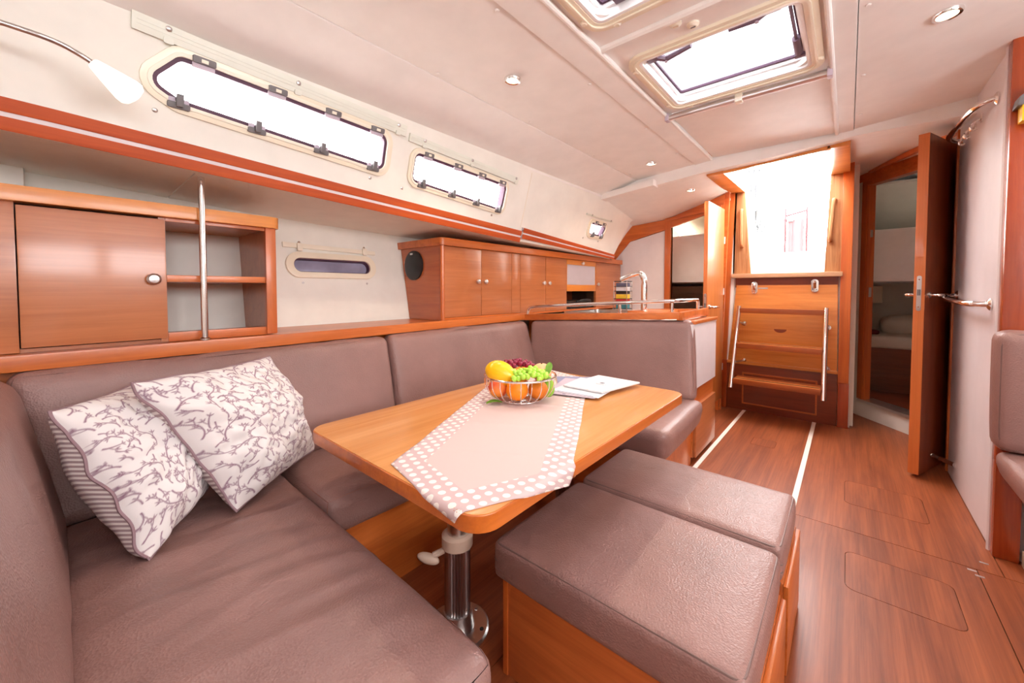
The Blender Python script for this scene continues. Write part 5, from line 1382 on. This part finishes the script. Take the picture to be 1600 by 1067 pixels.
STEM = plain('brown_stalk', lin(96, 72, 40), 0.7)

def round_fruit(name, a, b, z, r, mat, label, cat, group=None, sq=0.95):
    c = bp(a, b, z)
    t = thing(name, c - Vector((0, 0, r)), label, cat, group)
    mb = MB(); nv = 14
    prof = []
    for j in range(nv + 1):
        th = math.pi * j / nv
        d = 1 - 0.10 * math.exp(-((math.pi - th) / 0.28) ** 2) - 0.05 * math.exp(-(th / 0.25) ** 2)
        prof.append((r * math.sin(th), -r * sq * math.cos(th) * d))
    mb.lathe(prof, c, 24)
    obj('flesh', mb, mat, t, smooth=180)
    obj('stalk', MB().lathe([(0.0035, 0), (0.003, 0.004), (0.0015, 0.006)], c + Vector((0, 0, r * sq * 0.90 - 0.001)), 8), STEM, t)
    return t
round_fruit('orange', -0.013, 0.066, 0.052, 0.042, ORANGE, 'bright orange at the front middle of the wire basket', 'orange')
round_fruit('orange', 0.068, 0.044, 0.048, 0.038, SHADED_ORANGE, 'orange coloured darker as in shade, right of the bright orange in the basket', 'orange')
round_fruit('orange', 0.005, -0.030, 0.088, 0.036, ORANGE, 'orange half hidden behind the green grapes', 'orange')
round_fruit('peach', -0.086, 0.030, 0.050, 0.038, PEACH, 'red blushing peach low on the left of the basket', 'peach')
round_fruit('peach', 0.088, -0.042, 0.096, 0.040, PALEP, 'pale peach at the right back of the basket', 'peach')
# mango
mg = thing('mango', bp(-0.07, 0.02, 0.07), 'large yellow mango lying on top at the left of the basket', 'mango')
mb = ball((0, 0, 0), 1, 1, 1, 28, 18)
cen = bp(-0.066, 0.024, 0.104); e1 = (RA * 0.85 + Vector((0, 0, -0.50)) + RB * 0.1).normalized(); e2 = (RB).normalized(); e2 = (e2 - e1 * e2.dot(e1)).normalized(); e3 = e1.cross(e2)
mb.v = [tuple(cen + e1 * (p[2] * 0.072) + e2 * (p[0] * 0.040 * (1 - 0.14 * p[2])) + e3 * (p[1] * 0.043 * (1 - 0.18 * p[2]) + 0.008 * p[2] ** 2)) for p in mb.v]
obj('flesh', mb, MANGO, mg, smooth=180)
obj('stalk', MB().lathe([(0.004, 0), (0.003, 0.006)], cen - e1 * 0.062, 8, -e1), STEM, mg)
# pear with leaf
pe = thing('green_pear', bp(0.115, 0.01, 0.04), 'green pear at the right rim of the basket', 'pear')
cpe = bp(0.108, 0.012, 0.052)
obj('flesh', MB().lathe([(0.004, -0.040), (0.018, -0.037), (0.027, -0.022), (0.028, -0.006), (0.022, 0.014), (0.015, 0.030), (0.010, 0.040), (0.003, 0.043)], cpe, 20, (0.1, 0.0, 1)), PEARM, pe, smooth=180)
def leaf(name, base, tipv, width, label, par=None):
    base, tipv = Vector(base), Vector(tipv); d = tipv - base; sd = d.cross(Vector((0, 0, 1))).normalized()
    def fn(u, v):
        w = width * math.sin(math.pi * min(1, v * 0.96 + 0.02)) ** 0.8
        return base + d * v + sd * (w * (2 * u - 1)) + Vector((0, 0, 0.004 * (2 * u - 1) ** 2 + 0.006 * math.sin(v * 3)))
    if par is not None: return obj(name, MB().slab(4, 10, fn, 0.0008), LEAFM, par, smooth=60)
    t = thing(name, base, label, 'leaf'); obj('blade', MB().slab(6, 12, fn, 0.0008), LEAFM, t, smooth=60)
    obj('leaf_vein', MB().tube([base + Vector((0, 0, 0.002)), base + d * 0.5 + Vector((0, 0, 0.007)), tipv + Vector((0, 0, 0.001))], 0.0009, 6), PEARM, t)
leaf('leaf', cpe + Vector((0, 0, 0.04)), cpe + RA * 0.012 + Vector((0, 0, 0.085)) - RB * 0.03, 0.014, '', pe)
leaf('green_leaf', bp(-0.070, 0.060, 0.002), bp(-0.128, 0.072, 0.001), 0.016, 'small green leaf on the runner under the left of the basket')
# grapes
def grapes(name, spots, r, mat, label):
    c0 = bp(*spots[0])
    t = thing(name, c0, label, 'grapes')
    first = None
    for (a, b, z) in spots:
        p = bp(a, b, z)
        if first is None:
            first = obj('grape', ball(p, r, r, r * 1.04, 14, 9), mat, t, smooth=180); p0 = p
        else:
            c = first.copy(); COL.objects.link(c); c.parent = t; c.location = first.location + (p - p0)
    cs = sorted(spots)
    obj('grape_stem', MB().tube([bp(a, b, z - r * 0.6) for a, b, z in cs[::3]], 0.0015, 6), STEM, t)
rg = random.Random(4)
gs = []
for i in range(400):
    a, b = rg.uniform(-0.030, 0.105), rg.uniform(-0.012, 0.100); 
    if math.hypot(a, b) > 0.122: continue
    z = 0.102 + 0.014 * math.cos((a - 0.04) * 18) - 0.22 * max(0, b - 0.05) + rg.uniform(-0.006, 0.006)
    if all((a - q[0]) ** 2 + (b - q[1]) ** 2 + (z - q[2]) ** 2 > 0.0150 ** 2 for q in gs): gs.append((a, b, z))
grapes('green_grapes', gs, 0.0105, GGRAPE, 'bunch of green grapes on top at the front right of the basket')
gs = []
for i in range(400):
    a, b = rg.uniform(-0.075, 0.055), rg.uniform(-0.115, -0.055)
    z = 0.112 + 0.016 * math.cos((a + 0.01) * 22) + rg.uniform(-0.010, 0.006)
    if all((a - q[0]) ** 2 + (b - q[1]) ** 2 + (z - q[2]) ** 2 > 0.0150 ** 2 for q in gs): gs.append((a, b, z))
grapes('purple_grapes', gs, 0.0105, PGRAPE, 'bunch of dark purple grapes at the back of the basket')
